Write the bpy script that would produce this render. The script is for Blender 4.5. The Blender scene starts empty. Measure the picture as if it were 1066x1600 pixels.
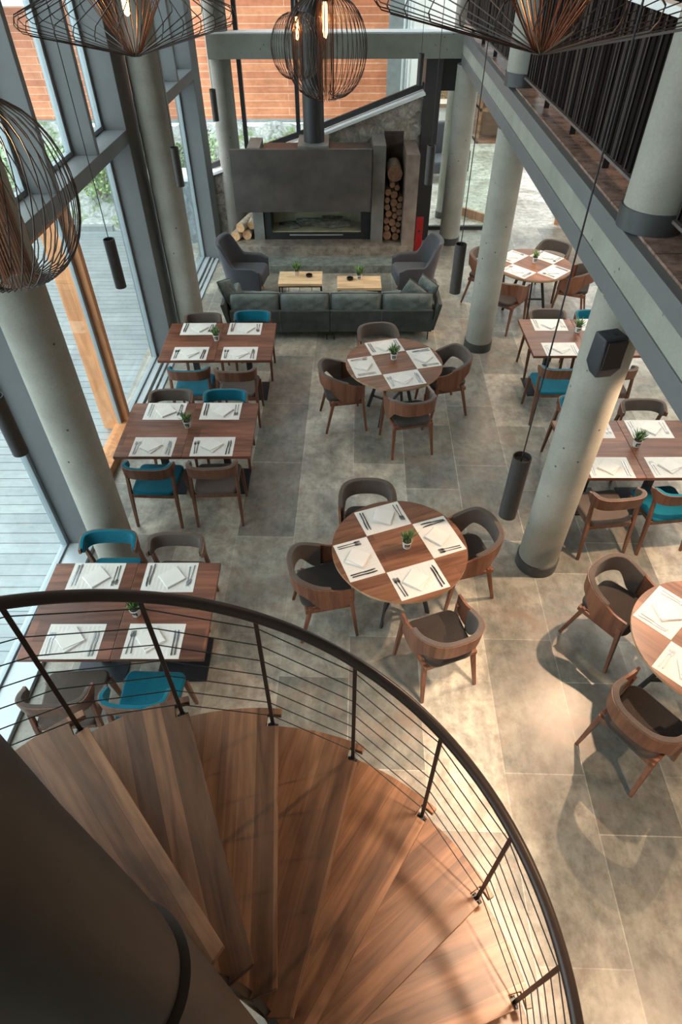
import bpy, bmesh, math, random
from mathutils import Vector, Matrix
PI = math.pi
random.seed(7)
scene = bpy.context.scene
COL = scene.collection

# ------------------------------------------------------------------ camera
CAM_F, CAM_PITCH, CAM_ROLL, CAM_H = 964.27, 0.7804, -0.0031, 4.71
cd = bpy.data.cameras.new('camera')
cam = bpy.data.objects.new('camera', cd)
COL.objects.link(cam)
cd.sensor_fit = 'VERTICAL'
cd.sensor_height = 36.0
cd.lens = CAM_F / 1600.0 * 36.0
cd.clip_start = 0.02
cd.clip_end = 200
_r0 = Vector((1, 0, 0)); _f = Vector((0, math.cos(CAM_PITCH), -math.sin(CAM_PITCH))); _u0 = Vector((0, math.sin(CAM_PITCH), math.cos(CAM_PITCH)))
_cr, _sr = math.cos(CAM_ROLL), math.sin(CAM_ROLL)
_r = _r0 * _cr + _u0 * _sr
_u = _r0 * (-_sr) + _u0 * _cr
cam.matrix_world = Matrix(((_r.x, _u.x, -_f.x, 0), (_r.y, _u.y, -_f.y, 0), (_r.z, _u.z, -_f.z, CAM_H), (0, 0, 0, 1)))
scene.camera = cam

# ------------------------------------------------------------------ world + exposure
scene.view_settings.view_transform = 'Standard'
scene.view_settings.look = 'None'
scene.view_settings.exposure = 0.12
scene.view_settings.gamma = 1.0
scene.view_settings.use_curve_mapping = False
w = bpy.data.worlds.new('world'); scene.world = w; w.use_nodes = True
wn = w.node_tree.nodes; wl_ = w.node_tree.links
bg = wn['Background']
bg.inputs[0].default_value = (0.91, 0.97, 1.0, 1)
bg.inputs[1].default_value = 4.0

def light(name, kind, loc, energy, color, target=None, **kw):
    ld = bpy.data.lights.new(name, kind)
    ld.energy = energy; ld.color = color
    for k, v in kw.items(): setattr(ld, k, v)
    o = bpy.data.objects.new(name, ld); COL.objects.link(o); o.location = loc
    if target is not None:
        o.rotation_euler = (Vector(target) - Vector(loc)).to_track_quat('-Z', 'Y').to_euler()
    return o
# sunlit sky coming in from high on the open left side
light('daylight_sun', 'SUN', (-6, 4, 12), 2.0, (0.95, 0.98, 1.0), target=(-2.5, 8.5, 0), angle=math.radians(30))
# warm spots in the soffit of the gallery and a lamp over it, then two added area fills
WARM = (1.0, 0.66, 0.42)
light('gallery_spot', 'SPOT', (2.82, 3.85, 2.79), 370, WARM, target=(2.30, 2.0, 0), spot_size=1.95, spot_blend=0.35, shadow_soft_size=0.03)
light('gallery_spot', 'SPOT', (2.75, 0.60, 2.79), 230, WARM, target=(2.35, 1.3, 0), spot_size=2.1, spot_blend=0.6, shadow_soft_size=0.08)
light('gallery_spot', 'SPOT', (2.40, 8.90, 2.79), 170, WARM, target=(1.5, 8.9, 0), spot_size=2.0, spot_blend=0.7, shadow_soft_size=0.08)
light('gallery_ceiling_lamp', 'SPOT', (2.9, 6.5, 6.9), 160, (1.0, 0.68, 0.48), target=(2.0, 6.0, 3.25), spot_size=1.5, spot_blend=0.5, shadow_soft_size=0.1)
light('hall_fill', 'AREA', (2.3, 1.5, 6.7), 110, (1.0, 0.72, 0.50), target=(2.2, 1.5, 0), size=0.6, shape='SQUARE', spread=math.radians(44))  # added fill, no visible source; narrow spread brightens the front floor
light('under_gallery_fill', 'AREA', (4.3, 7.5, 2.79), 190, (1.0, 0.93, 0.82), target=(4.3, 7.5, 0), size=2.4, shape='RECTANGLE', size_y=8.0)  # added area fill standing in for daylight from windows right and behind

# ------------------------------------------------------------------ materials
def lin(c):
    return tuple((x / 12.92 if x <= 0.04045 else ((x + 0.055) / 1.055) ** 2.4) for x in c)
def hexc(h):
    return lin(tuple(int(h[i:i + 2], 16) / 255 for i in (0, 2, 4)))
class NT:
    def __init__(s, name):
        s.m = bpy.data.materials.new(name); s.m.use_nodes = True
        s.n = s.m.node_tree.nodes; s.l = s.m.node_tree.links
        s.b = s.n['Principled BSDF']
    def node(s, t, **kw):
        n = s.n.new(t)
        for k, v in kw.items():
            if isinstance(k, str) and hasattr(n, k): setattr(n, k, v)
        return n
    def link(s, a, b): s.l.new(a, b)
    def coord(s, scale=(1, 1, 1), rot=(0, 0, 0), kind='Object', rnd=False):
        tc = s.n.new('ShaderNodeTexCoord'); mp = s.n.new('ShaderNodeMapping')
        mp.inputs['Scale'].default_value = scale; mp.inputs['Rotation'].default_value = rot
        s.link(tc.outputs[kind], mp.inputs['Vector'])
        if rnd:
            oi = s.n.new('ShaderNodeObjectInfo'); mu = s.n.new('ShaderNodeVectorMath'); mu.operation = 'SCALE'
            cx = s.n.new('ShaderNodeCombineXYZ')
            s.link(oi.outputs['Random'], cx.inputs[0]); s.link(oi.outputs['Random'], cx.inputs[1])
            mu.inputs['Scale'].default_value = 7.3
            s.link(cx.outputs[0], mu.inputs[0]); s.link(mu.outputs[0], mp.inputs['Location'])
        return mp.outputs[0]
    def noise(s, vec, scale, detail=4, rough=0.55, dist=0.0):
        n = s.n.new('ShaderNodeTexNoise'); n.inputs['Scale'].default_value = scale; n.inputs['Detail'].default_value = detail
        n.inputs['Roughness'].default_value = rough; n.inputs['Distortion'].default_value = dist
        s.link(vec, n.inputs['Vector']); return n.outputs['Fac']
    def ramp(s, fac, stops):
        r = s.n.new('ShaderNodeValToRGB'); e = r.color_ramp.elements
        while len(e) < len(stops): e.new(0.5)
        for i, (p, c) in enumerate(stops):
            e[i].position = p; e[i].color = (c[0], c[1], c[2], 1)
        s.link(fac, r.inputs[0]); return r.outputs[0]
    def mix(s, fac, a, b, mode='MIX'):
        m = s.n.new('ShaderNodeMix'); m.data_type = 'RGBA'; m.blend_type = mode
        if isinstance(fac, (int, float)): m.inputs[0].default_value = fac
        else: s.link(fac, m.inputs[0])
        for sock, v in ((m.inputs[6], a), (m.inputs[7], b)):
            if isinstance(v, tuple): sock.default_value = (v[0], v[1], v[2], 1)
            else: s.link(v, sock)
        return m.outputs[2]
    def bump(s, h, strength=0.3, dist=0.01):
        b = s.n.new('ShaderNodeBump'); b.inputs['Strength'].default_value = strength; b.inputs['Distance'].default_value = dist
        s.link(h, b.inputs['Height']); s.link(b.outputs[0], s.b.inputs['Normal'])
    def out(s, color=None, rough=0.5, metal=0.0, spec=0.5):
        if color is not None:
            if isinstance(color, tuple): s.b.inputs['Base Color'].default_value = (*color[:3], 1)
            else: s.link(color, s.b.inputs['Base Color'])
        s.b.inputs['Roughness'].default_value = rough; s.b.inputs['Metallic'].default_value = metal
        s.b.inputs['Specular IOR Level'].default_value = spec
        return s.m

def m_plain(name, c, rough=0.5, metal=0.0, var=0.12, scale=8, bump=0.0, spec=0.5):
    t = NT(name); v = t.coord()
    f = t.noise(v, scale, 5)
    a = tuple(x * (1 - var) for x in c); b = tuple(min(1, x * (1 + var)) for x in c)
    t.out(t.ramp(f, [(0.3, a), (0.7, b)]), rough, metal, spec)
    if bump: t.bump(t.noise(v, scale * 12, 3), bump, 0.004)
    return t.m
def m_wood(name, dark, light_, axis='x', stave=0.0, length=0.8, rough=0.45, grain=1.0, tone=0.35, rnd=True):
    """boards along the axis with a tone per stave and long grain"""
    t = NT(name)
    rot = {'x': (0, 0, 0), 'y': (0, 0, PI / 2), 'z': (0, PI / 2, 0)}[axis]
    v = t.coord(rot=rot, rnd=rnd)
    mp = t.n.new('ShaderNodeMapping'); mp.inputs['Scale'].default_value = (1.6 * grain, 26 * grain, 26 * grain); t.link(v, mp.inputs[0])
    g = t.noise(mp.outputs[0], 1.0, 6, 0.62, 0.6)
    mp2 = t.n.new('ShaderNodeMapping'); mp2.inputs['Scale'].default_value = (0.9, 7, 7); t.link(v, mp2.inputs[0])
    g2 = t.noise(mp2.outputs[0], 1.3, 3, 0.5, 1.4)
    c = t.ramp(g, [(0.28, dark), (0.72, light_)])
    c = t.mix(0.5, c, t.ramp(g2, [(0.35, tuple(x * 0.72 for x in dark)), (0.62, light_)]))
    if stave:
        br = t.n.new('ShaderNodeTexBrick'); br.offset = 0.37; br.offset_frequency = 2
        br.inputs['Scale'].default_value = 1; br.inputs['Brick Width'].default_value = length; br.inputs['Row Height'].default_value = stave
        br.inputs['Mortar Size'].default_value = 0.001; br.inputs['Color1'].default_value = (1 - tone, 1 - tone * 1.05, 1 - tone * 1.1, 1)
        br.inputs['Color2'].default_value = (1.12, 1.1, 1.06, 1); br.inputs['Mortar'].default_value = (0.45, 0.4, 0.35, 1)
        t.link(v, br.inputs['Vector'])
        c = t.mix(1.0, c, br.outputs['Color'], 'MULTIPLY')
    t.out(c, rough, 0, 0.4)
    t.bump(g, 0.12, 0.002)
    return t.m
def m_tiles(name, c1, c2, mortar, bw, rh, rot=0.0, stain=((0.55, 0.5, 0.45), (1.1, 1.08, 1.05)), rough=0.4, msize=0.004, offset=0.35, loc=(0, 0, 0), spec=0.5, wall=False, brown=None, fine=0.9):
    t = NT(name)
    v = t.coord(rot=((PI / 2, 0, 0) if wall else (0, 0, rot)))
    lo = t.n.new('ShaderNodeMapping'); lo.inputs['Location'].default_value = loc; t.link(v, lo.inputs[0]); vv = lo.outputs[0]
    br = t.n.new('ShaderNodeTexBrick'); br.offset = offset; br.offset_frequency = 2
    br.inputs['Scale'].default_value = 1; br.inputs['Brick Width'].default_value = bw; br.inputs['Row Height'].default_value = rh
    br.inputs['Mortar Size'].default_value = msize; br.inputs['Mortar Smooth'].default_value = 0.1
    br.inputs['Color1'].default_value = (*c1, 1); br.inputs['Color2'].default_value = (*c2, 1); br.inputs['Mortar'].default_value = (*mortar, 1)
    t.link(vv, br.inputs['Vector'])
    n1 = t.noise(v, 1.7, 9, 0.68, 0.4)
    n2 = t.noise(v, 9, 8, 0.7)
    mp = t.n.new('ShaderNodeMapping'); mp.inputs['Scale'].default_value = (2, 14, 1); t.link(vv, mp.inputs[0])
    n3 = t.noise(mp.outputs[0], 1.4, 6, 0.6)
    c = t.mix(1.0, br.outputs['Color'], t.ramp(n1, [(0.34, stain[0]), (0.64, stain[1])]), 'MULTIPLY')
    c = t.mix(fine, c, t.ramp(n2, [(0.36, (0.5, 0.47, 0.45)), (0.56, (1.15, 1.15, 1.15))]), 'MULTIPLY')
    c = t.mix(0.35, c, t.ramp(n3, [(0.3, (0.6, 0.6, 0.6)), (0.7, (1.2, 1.2, 1.2))]), 'MULTIPLY')
    if brown:
        n4 = t.noise(v, 2.6, 10, 0.72, 1.0); n5 = t.noise(v, 0.9, 3, 0.5)
        k = t.mix(1.0, t.ramp(n4, [(0.46, (0, 0, 0)), (0.66, (1, 1, 1))]), t.ramp(n5, [(0.35, (0.15,) * 3), (0.65, (0.9,) * 3)]), 'MULTIPLY')
        c = t.mix(k, c, brown)
        n6 = t.noise(v, 26, 6, 0.75)
        c = t.mix(t.ramp(n6, [(0.60, (0, 0, 0)), (0.74, (0.7, 0.7, 0.7))]), c, (0.12, 0.10, 0.08))
    t.out(c, rough, 0, spec)
    t.bump(n2, 0.08, 0.003)
    return t.m
def m_concrete(name, c, holes=True, rough=0.75):
    t = NT(name); v = t.coord()
    n = t.noise(v, 2.2, 8, 0.6)
    col = t.ramp(n, [(0.3, tuple(x * 0.78 for x in c)), (0.7, tuple(x * 1.12 for x in c))])
    n2 = t.noise(v, 60, 3)
    col = t.mix(0.25, col, t.ramp(n2, [(0.3, (0.7, 0.7, 0.7)), (0.7, (1.15, 1.15, 1.15))]), 'MULTIPLY')
    if holes:
        vo = t.n.new('ShaderNodeTexVoronoi'); vo.inputs['Scale'].default_value = 9; vo.inputs['Randomness'].default_value = 1
        t.link(v, vo.inputs['Vector'])
        h = t.ramp(vo.outputs['Distance'], [(0.075, (1, 1, 1)), (0.10, (0, 0, 0))])
        big = t.ramp(t.noise(v, 3.5, 2), [(0.48, (0, 0, 0)), (0.56, (1, 1, 1))])
        hm = t.mix(1.0, h, big, 'MULTIPLY')
        col = t.mix(hm, col, tuple(x * 0.25 for x in c))
    t.out(col, rough, 0, 0.3)
    t.bump(n2, 0.15, 0.003)
    return t.m
def m_rock(name, c1, c2, green=None, scale=3.0, wall=False):
    t = NT(name); v = t.coord()
    vo = t.n.new('ShaderNodeTexVoronoi'); vo.feature = 'F1'; vo.inputs['Scale'].default_value = scale
    t.link(v, vo.inputs['Vector'])
    ve = t.n.new('ShaderNodeTexVoronoi'); ve.feature = 'DISTANCE_TO_EDGE'; ve.inputs['Scale'].default_value = scale; t.link(v, ve.inputs['Vector'])
    n = t.noise(v, scale * 4, 9, 0.7)
    c = t.ramp(n, [(0.3, c1), (0.7, c2)])
    c = t.mix(0.35, c, t.ramp(ve.outputs['Distance'], [(0.0, (0.35, 0.34, 0.33)), (0.09, (1, 1, 1))]), 'MULTIPLY')
    n0 = t.noise(v, scale * 1.6, 8, 0.75, 1.5)
    c = t.mix(0.8, c, t.ramp(n0, [(0.35, (0.45, 0.44, 0.43)), (0.55, (1.1, 1.1, 1.1))]), 'MULTIPLY')
    if green:
        g = t.noise(v, scale * 1.1, 6, 0.7)
        c = t.mix(t.ramp(g, [(0.5, (0, 0, 0)), (0.6, (1, 1, 1))]), c, t.ramp(t.noise(v, scale * 9, 4), [(0.3, green[0]), (0.7, green[1])]))
    t.out(c, 0.9, 0, 0.2)
    t.bump(n0, 1.0, 0.08)
    return t.m
def m_fabric(name, c, rough=0.95, scale=260, var=0.3, blotch=0.12):
    t = NT(name); v = t.coord()
    n = t.noise(v, scale, 2, 0.6); n2 = t.noise(v, 5, 4)
    col = t.ramp(n, [(0.3, tuple(x * (1 - var) for x in c)), (0.7, tuple(min(1, x * (1 + var)) for x in c))])
    col = t.mix(1.0, col, t.ramp(n2, [(0.3, (1 - blotch,) * 3), (0.7, (1 + blotch,) * 3)]), 'MULTIPLY')
    t.out(col, rough, 0, 0.15)
    t.b.inputs['Sheen Weight'].default_value = 0.15
    t.bump(n, 0.3, 0.001)
    return t.m
def m_glass(name, tint=(0.93, 0.98, 0.97), refl=1.0):
    m = bpy.data.materials.new(name); m.use_nodes = True
    n = m.node_tree.nodes; l = m.node_tree.links; n.clear()
    o = n.new('ShaderNodeOutputMaterial'); mx = n.new('ShaderNodeMixShader'); tr = n.new('ShaderNodeBsdfTransparent'); gl = n.new('ShaderNodeBsdfGlossy')
    fr = n.new('ShaderNodeFresnel'); fr.inputs[0].default_value = 1.45
    tr.inputs[0].default_value = (*tint, 1); gl.inputs['Roughness'].default_value = 0.0; gl.inputs[0].default_value = (refl, refl, refl, 1)
    ge = n.new('ShaderNodeNewGeometry'); mr = n.new('ShaderNodeMapRange')
    mr.inputs['To Min'].default_value = 1.45; mr.inputs['To Max'].default_value = 1 / 1.45
    l.new(ge.outputs['Backfacing'], mr.inputs['Value']); l.new(mr.outputs[0], fr.inputs[0])
    l.new(fr.outputs[0], mx.inputs[0]); l.new(tr.outputs[0], mx.inputs[1]); l.new(gl.outputs[0], mx.inputs[2]); l.new(mx.outputs[0], o.inputs[0])
    return m
def m_emit(name, c, s):
    t = NT(name); t.out((0.1, 0.05, 0.02), 0.5)
    t.b.inputs['Emission Color'].default_value = (*c, 1); t.b.inputs['Emission Strength'].default_value = s
    return t.m

M = {}
M['floor'] = m_tiles('floor_tiles', (0.185, 0.19, 0.178), (0.43, 0.415, 0.375), (0.46, 0.45, 0.42), 1.2, 0.6, rot=PI / 2 + 0.03, loc=(0.35, 0.02, 0), rough=0.34, stain=((0.50, 0.54, 0.54), (1.25, 1.22, 1.12)), brown=(0.23, 0.17, 0.13), fine=0.6)
M['plank_floor'] = m_tiles('pale_plank_floor', (0.40, 0.40, 0.36), (0.54, 0.53, 0.48), (0.3, 0.3, 0.27), 1.6, 0.16, rough=0.35, msize=0.002)
M['mez_floor'] = m_tiles('gallery_floor_tiles', (0.32, 0.23, 0.20), (0.44, 0.31, 0.26), (0.10, 0.08, 0.08), 0.9, 0.45, rough=0.25, msize=0.004)
M['deck'] = m_tiles('deck_boards', (0.20, 0.235, 0.25), (0.25, 0.29, 0.30), (0.05, 0.06, 0.065), 40.0, 0.145, rough=0.4, msize=0.006, fine=0.15, stain=((0.85, 0.88, 0.9), (1.08, 1.08, 1.08)))
M['concrete'] = m_concrete('grey_concrete', (0.30, 0.30, 0.265))
M['beam_concrete'] = m_concrete('beam_concrete', (0.27, 0.285, 0.25))
M['steel'] = m_plain('grey_steel', (0.125, 0.135, 0.14), 0.5, 0.0, 0.06, 3)
M['steel_light'] = m_plain('light_grey_metal', (0.42, 0.47, 0.50), 0.35, 0.3, 0.06, 3)
M['steel_dark'] = m_plain('dark_grey_steel', (0.035, 0.037, 0.04), 0.45, 0.2, 0.08, 3)
M['alu'] = m_plain('aluminium_frame', (0.30, 0.35, 0.38), 0.35, 0.4, 0.06, 3)
M['white_coping_and_lit_top'] = m_plain('white_coping_and_lit_top', (0.75, 0.8, 0.82), 0.5, 0.0, 0.05, 3)
M['skirt'] = m_plain('dark_skirting', (0.045, 0.048, 0.05), 0.4)
M['clad'] = m_tiles('timber_cladding', (0.58, 0.20, 0.10), (0.74, 0.30, 0.155), (0.85, 0.55, 0.4), 3.1, 0.13, rough=0.5, msize=0.006, wall=True, fine=0.25, stain=((0.85, 0.78, 0.72), (1.1, 1.08, 1.06)))
M['ext_grey'] = m_plain('outer_grey_wall', (0.22, 0.24, 0.24), 0.8)
M['ext_white'] = m_plain('outer_white_wall', (0.75, 0.78, 0.78), 0.8, 0, 0.04)
M['rock'] = m_rock('rough_stone', (0.46, 0.42, 0.36), (0.78, 0.74, 0.66), scale=3.2)
M['rock_blue'] = m_rock('outer_stone', (0.30, 0.36, 0.40), (0.55, 0.62, 0.66), scale=3.0)
M['bank'] = m_rock('planted_rock_bank', (0.42, 0.46, 0.45), (0.68, 0.72, 0.70), green=((0.10, 0.17, 0.06), (0.38, 0.48, 0.26)), scale=3.0)
M['leaf'] = m_plain('shrub_leaf', (0.22, 0.33, 0.12), 0.6, 0, 0.6, 3)
M['leaf_pale'] = m_plain('pale_leaf', (0.35, 0.48, 0.28), 0.6, 0, 0.5, 3)
M['succ'] = m_plain('succulent_leaf', (0.07, 0.15, 0.045), 0.5, 0, 0.5, 30)
M['succ_light'] = m_plain('light_succulent_leaf', (0.20, 0.36, 0.10), 0.5, 0, 0.4, 30)
M['timber'] = m_wood('door_timber', (0.42, 0.17, 0.07), (0.62, 0.29, 0.13), 'z', rough=0.45)
M['timber_out'] = m_wood('outer_timber', (0.60, 0.36, 0.17), (0.85, 0.60, 0.34), 'z', stave=0.0, rough=0.5)
M['tread'] = m_wood('stair_tread_oak', (0.115, 0.050, 0.024), (0.33, 0.165, 0.085), 'x', stave=0.098, length=60.0, rough=0.38, tone=0.55)
M['table'] = m_wood('dark_table_wood', (0.080, 0.027, 0.015), (0.240, 0.096, 0.058), 'x', stave=0.19, length=0.9, rough=0.38, tone=0.40)
M['table_round'] = m_wood('round_table_wood', (0.095, 0.038, 0.021), (0.26, 0.120, 0.068), 'x', stave=0.13, length=1.4, rough=0.35, tone=0.35)
M['table_edge'] = m_wood('table_edge_wood', (0.28, 0.17, 0.09), (0.45, 0.30, 0.18), 'x', rough=0.5)
M['chair'] = m_wood('walnut_chair_wood', (0.095, 0.036, 0.020), (0.23, 0.100, 0.058), 'z', rough=0.45, grain=2.0)
M['chair_side'] = m_wood('side_chair_wood', (0.080, 0.034, 0.021), (0.19, 0.088, 0.053), 'z', rough=0.45, grain=2.0)
M['leg_oak'] = m_wood('armchair_leg_wood', (0.32, 0.15, 0.08), (0.5, 0.26, 0.15), 'z', rough=0.45)
M['oak'] = m_wood('pale_oak', (0.55, 0.36, 0.20), (0.80, 0.60, 0.38), 'x', stave=0.09, length=0.7, rough=0.45, tone=0.12)
M['fab_teal'] = m_fabric('teal_fabric', (0.0, 0.105, 0.160))
M['fab_grey'] = m_fabric('taupe_fabric', (0.085, 0.068, 0.058))
M['fab_dark'] = m_fabric('dark_seat_fabric', (0.040, 0.034, 0.031))
M['fab_wing'] = m_fabric('armchair_grey_fabric', (0.058, 0.060, 0.070))
M['sofa'] = m_fabric('sofa_velvet', (0.038, 0.043, 0.041), rough=0.8, scale=120, blotch=0.3)
M['sofa_light'] = m_fabric('sofa_cushion_velvet', (0.085, 0.105, 0.100), rough=0.75, scale=120, blotch=0.35)
M['black'] = m_plain('black_metal', (0.016, 0.017, 0.019), 0.45, 0.0, 0.1)
M['base_plate'] = m_plain('dark_base_plate', (0.022, 0.027, 0.034), 0.35, 0.3, 0.1)
M['tube'] = m_plain('pendant_tube_metal', (0.030, 0.027, 0.026), 0.5, 0.0, 0.2, 30)
M['rail'] = m_plain('handrail_metal', (0.030, 0.021, 0.017), 0.35, 0.2, 0.1)
M['pole'] = m_plain('brown_stair_column', (0.065, 0.048, 0.038), 0.55, 0.0, 0.15, 2)
M['pole_dark'] = m_plain('dark_stair_column_sleeve', (0.026, 0.020, 0.017), 0.55, 0.0, 0.25, 2)
M['wire'] = m_plain('dark_wire', (0.030, 0.018, 0.014), 0.4, 0.3, 0.1)
M['wire_lit'] = m_plain('bulb_lit_wire', (0.12, 0.045, 0.02), 0.35, 0.6, 0.1)  # dark brown wire with the bulbs' warm glow put into its colour
M['bulb'] = m_emit('glowing_bulb', (1.0, 0.60, 0.22), 9.0)
M['brass'] = m_plain('brass_socket', (0.35, 0.2, 0.08), 0.35, 0.9)
M['linen'] = m_fabric('white_placemat', (0.62, 0.61, 0.58), scale=180, var=0.06, blotch=0.03)
M['napkin'] = m_fabric('white_napkin', (0.66, 0.65, 0.62), scale=300, var=0.04, blotch=0.05)
M['cutlery'] = m_plain('polished_steel', (0.30, 0.30, 0.31), 0.22, 1.0, 0.05)
M['pot'] = m_plain('white_pot', (0.62, 0.63, 0.60), 0.4, 0, 0.05)
M['pot_sand'] = m_plain('sand_pot', (0.55, 0.48, 0.40), 0.6, 0, 0.1)
M['soil'] = m_plain('soil', (0.04, 0.028, 0.02), 0.9)
M['slate'] = m_tiles('fireplace_slate', (0.20, 0.185, 0.165), (0.25, 0.23, 0.20), (0.28, 0.26, 0.24), 1.05, 1.2, rough=0.4, msize=0.003, stain=((0.7, 0.7, 0.7), (1.3, 1.2, 1.1)))
M['slate_green'] = m_tiles('step_slate', (0.17, 0.20, 0.19), (0.21, 0.24, 0.225), (0.25, 0.27, 0.26), 1.05, 1.2, rough=0.4, msize=0.003, stain=((0.7, 0.72, 0.7), (1.3, 1.25, 1.2)))
M['flue'] = m_plain('black_flue', (0.020, 0.022, 0.025), 0.5, 0, 0.05)
M['panel'] = m_plain('mantel_slate', (0.062, 0.053, 0.048), 0.5, 0, 0.35, 3)
M['panel_side'] = m_plain('pillar_slate', (0.15, 0.15, 0.14), 0.5, 0, 0.3, 4)
M['pillar_brown'] = m_plain('brown_pillar_slate', (0.20, 0.155, 0.13), 0.45, 0, 0.35, 4)
M['niche'] = m_plain('niche_stone', (0.05, 0.035, 0.027), 0.9, 0, 0.3)
M['firebrick'] = m_plain('firebrick', (0.55, 0.47, 0.32), 0.8, 0, 0.2, 4)
M['ash'] = m_plain('burnt_logs', (0.12, 0.11, 0.10), 0.95, 0, 0.7, 14)
M['bark'] = m_plain('log_bark', (0.22, 0.16, 0.11), 0.9, 0, 0.4, 12)
M['bark_pale'] = m_plain('pale_log_bark', (0.48, 0.40, 0.30), 0.9, 0, 0.3, 12)
M['cut'] = m_plain('cut_log_end', (0.50, 0.29, 0.15), 0.8, 0, 0.3, 20)
M['cut_shaded'] = m_plain('shaded_log_end', (0.19, 0.10, 0.055), 0.8, 0, 0.35, 20)  # shade inside the log niche is put into this darker colour
M['red'] = m_plain('red_enamel', (0.33, 0.008, 0.012), 0.4)
M['glass'] = m_glass('window_glass')
M['glass_green'] = m_glass('greenish_glass', (0.95, 0.99, 0.97))
M['slat'] = m_plain('dark_timber_slat', (0.009, 0.006, 0.006), 0.9, spec=0.1)
M['rod'] = m_plain('grey_rod', (0.15, 0.135, 0.13), 0.4, 0.3)
M['white_wall'] = m_plain('white_wall', (0.46, 0.50, 0.49), 0.8, 0, 0.02)
M['frame_brown'] = m_plain('picture_frame', (0.20, 0.13, 0.08), 0.5)
M['art'] = m_rock('abstract_art', (0.10, 0.09, 0.10), (0.6, 0.42, 0.2), scale=6)
M['mount'] = m_plain('picture_mount', (0.8, 0.78, 0.68), 0.8, 0, 0.02)
M['shelf'] = m_wood('brown_shelf_wood', (0.11, 0.045, 0.02), (0.22, 0.10, 0.05), 'x', rough=0.5)
M['ceiling'] = m_plain('ceiling_plaster', (0.35, 0.33, 0.31), 0.9, 0, 0.03)
M['hall_wall'] = m_plain('warm_grey_wall', (0.30, 0.27, 0.24), 0.9, 0, 0.03)
M['soffit'] = m_plain('gallery_soffit', (0.55, 0.54, 0.50), 0.9, 0, 0.03)
M['speaker'] = m_plain('speaker_plastic', (0.028, 0.032, 0.040), 0.5)
M['grille'] = m_plain('speaker_grille', (0.022, 0.017, 0.016), 0.75, 0, 0.2, 200)
M['white_ink'] = m_plain('white_lettering', (0.8, 0.8, 0.8), 0.6)
M['glass_black'] = m_plain('black_ashtray', (0.012, 0.010, 0.010), 0.15)

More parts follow.
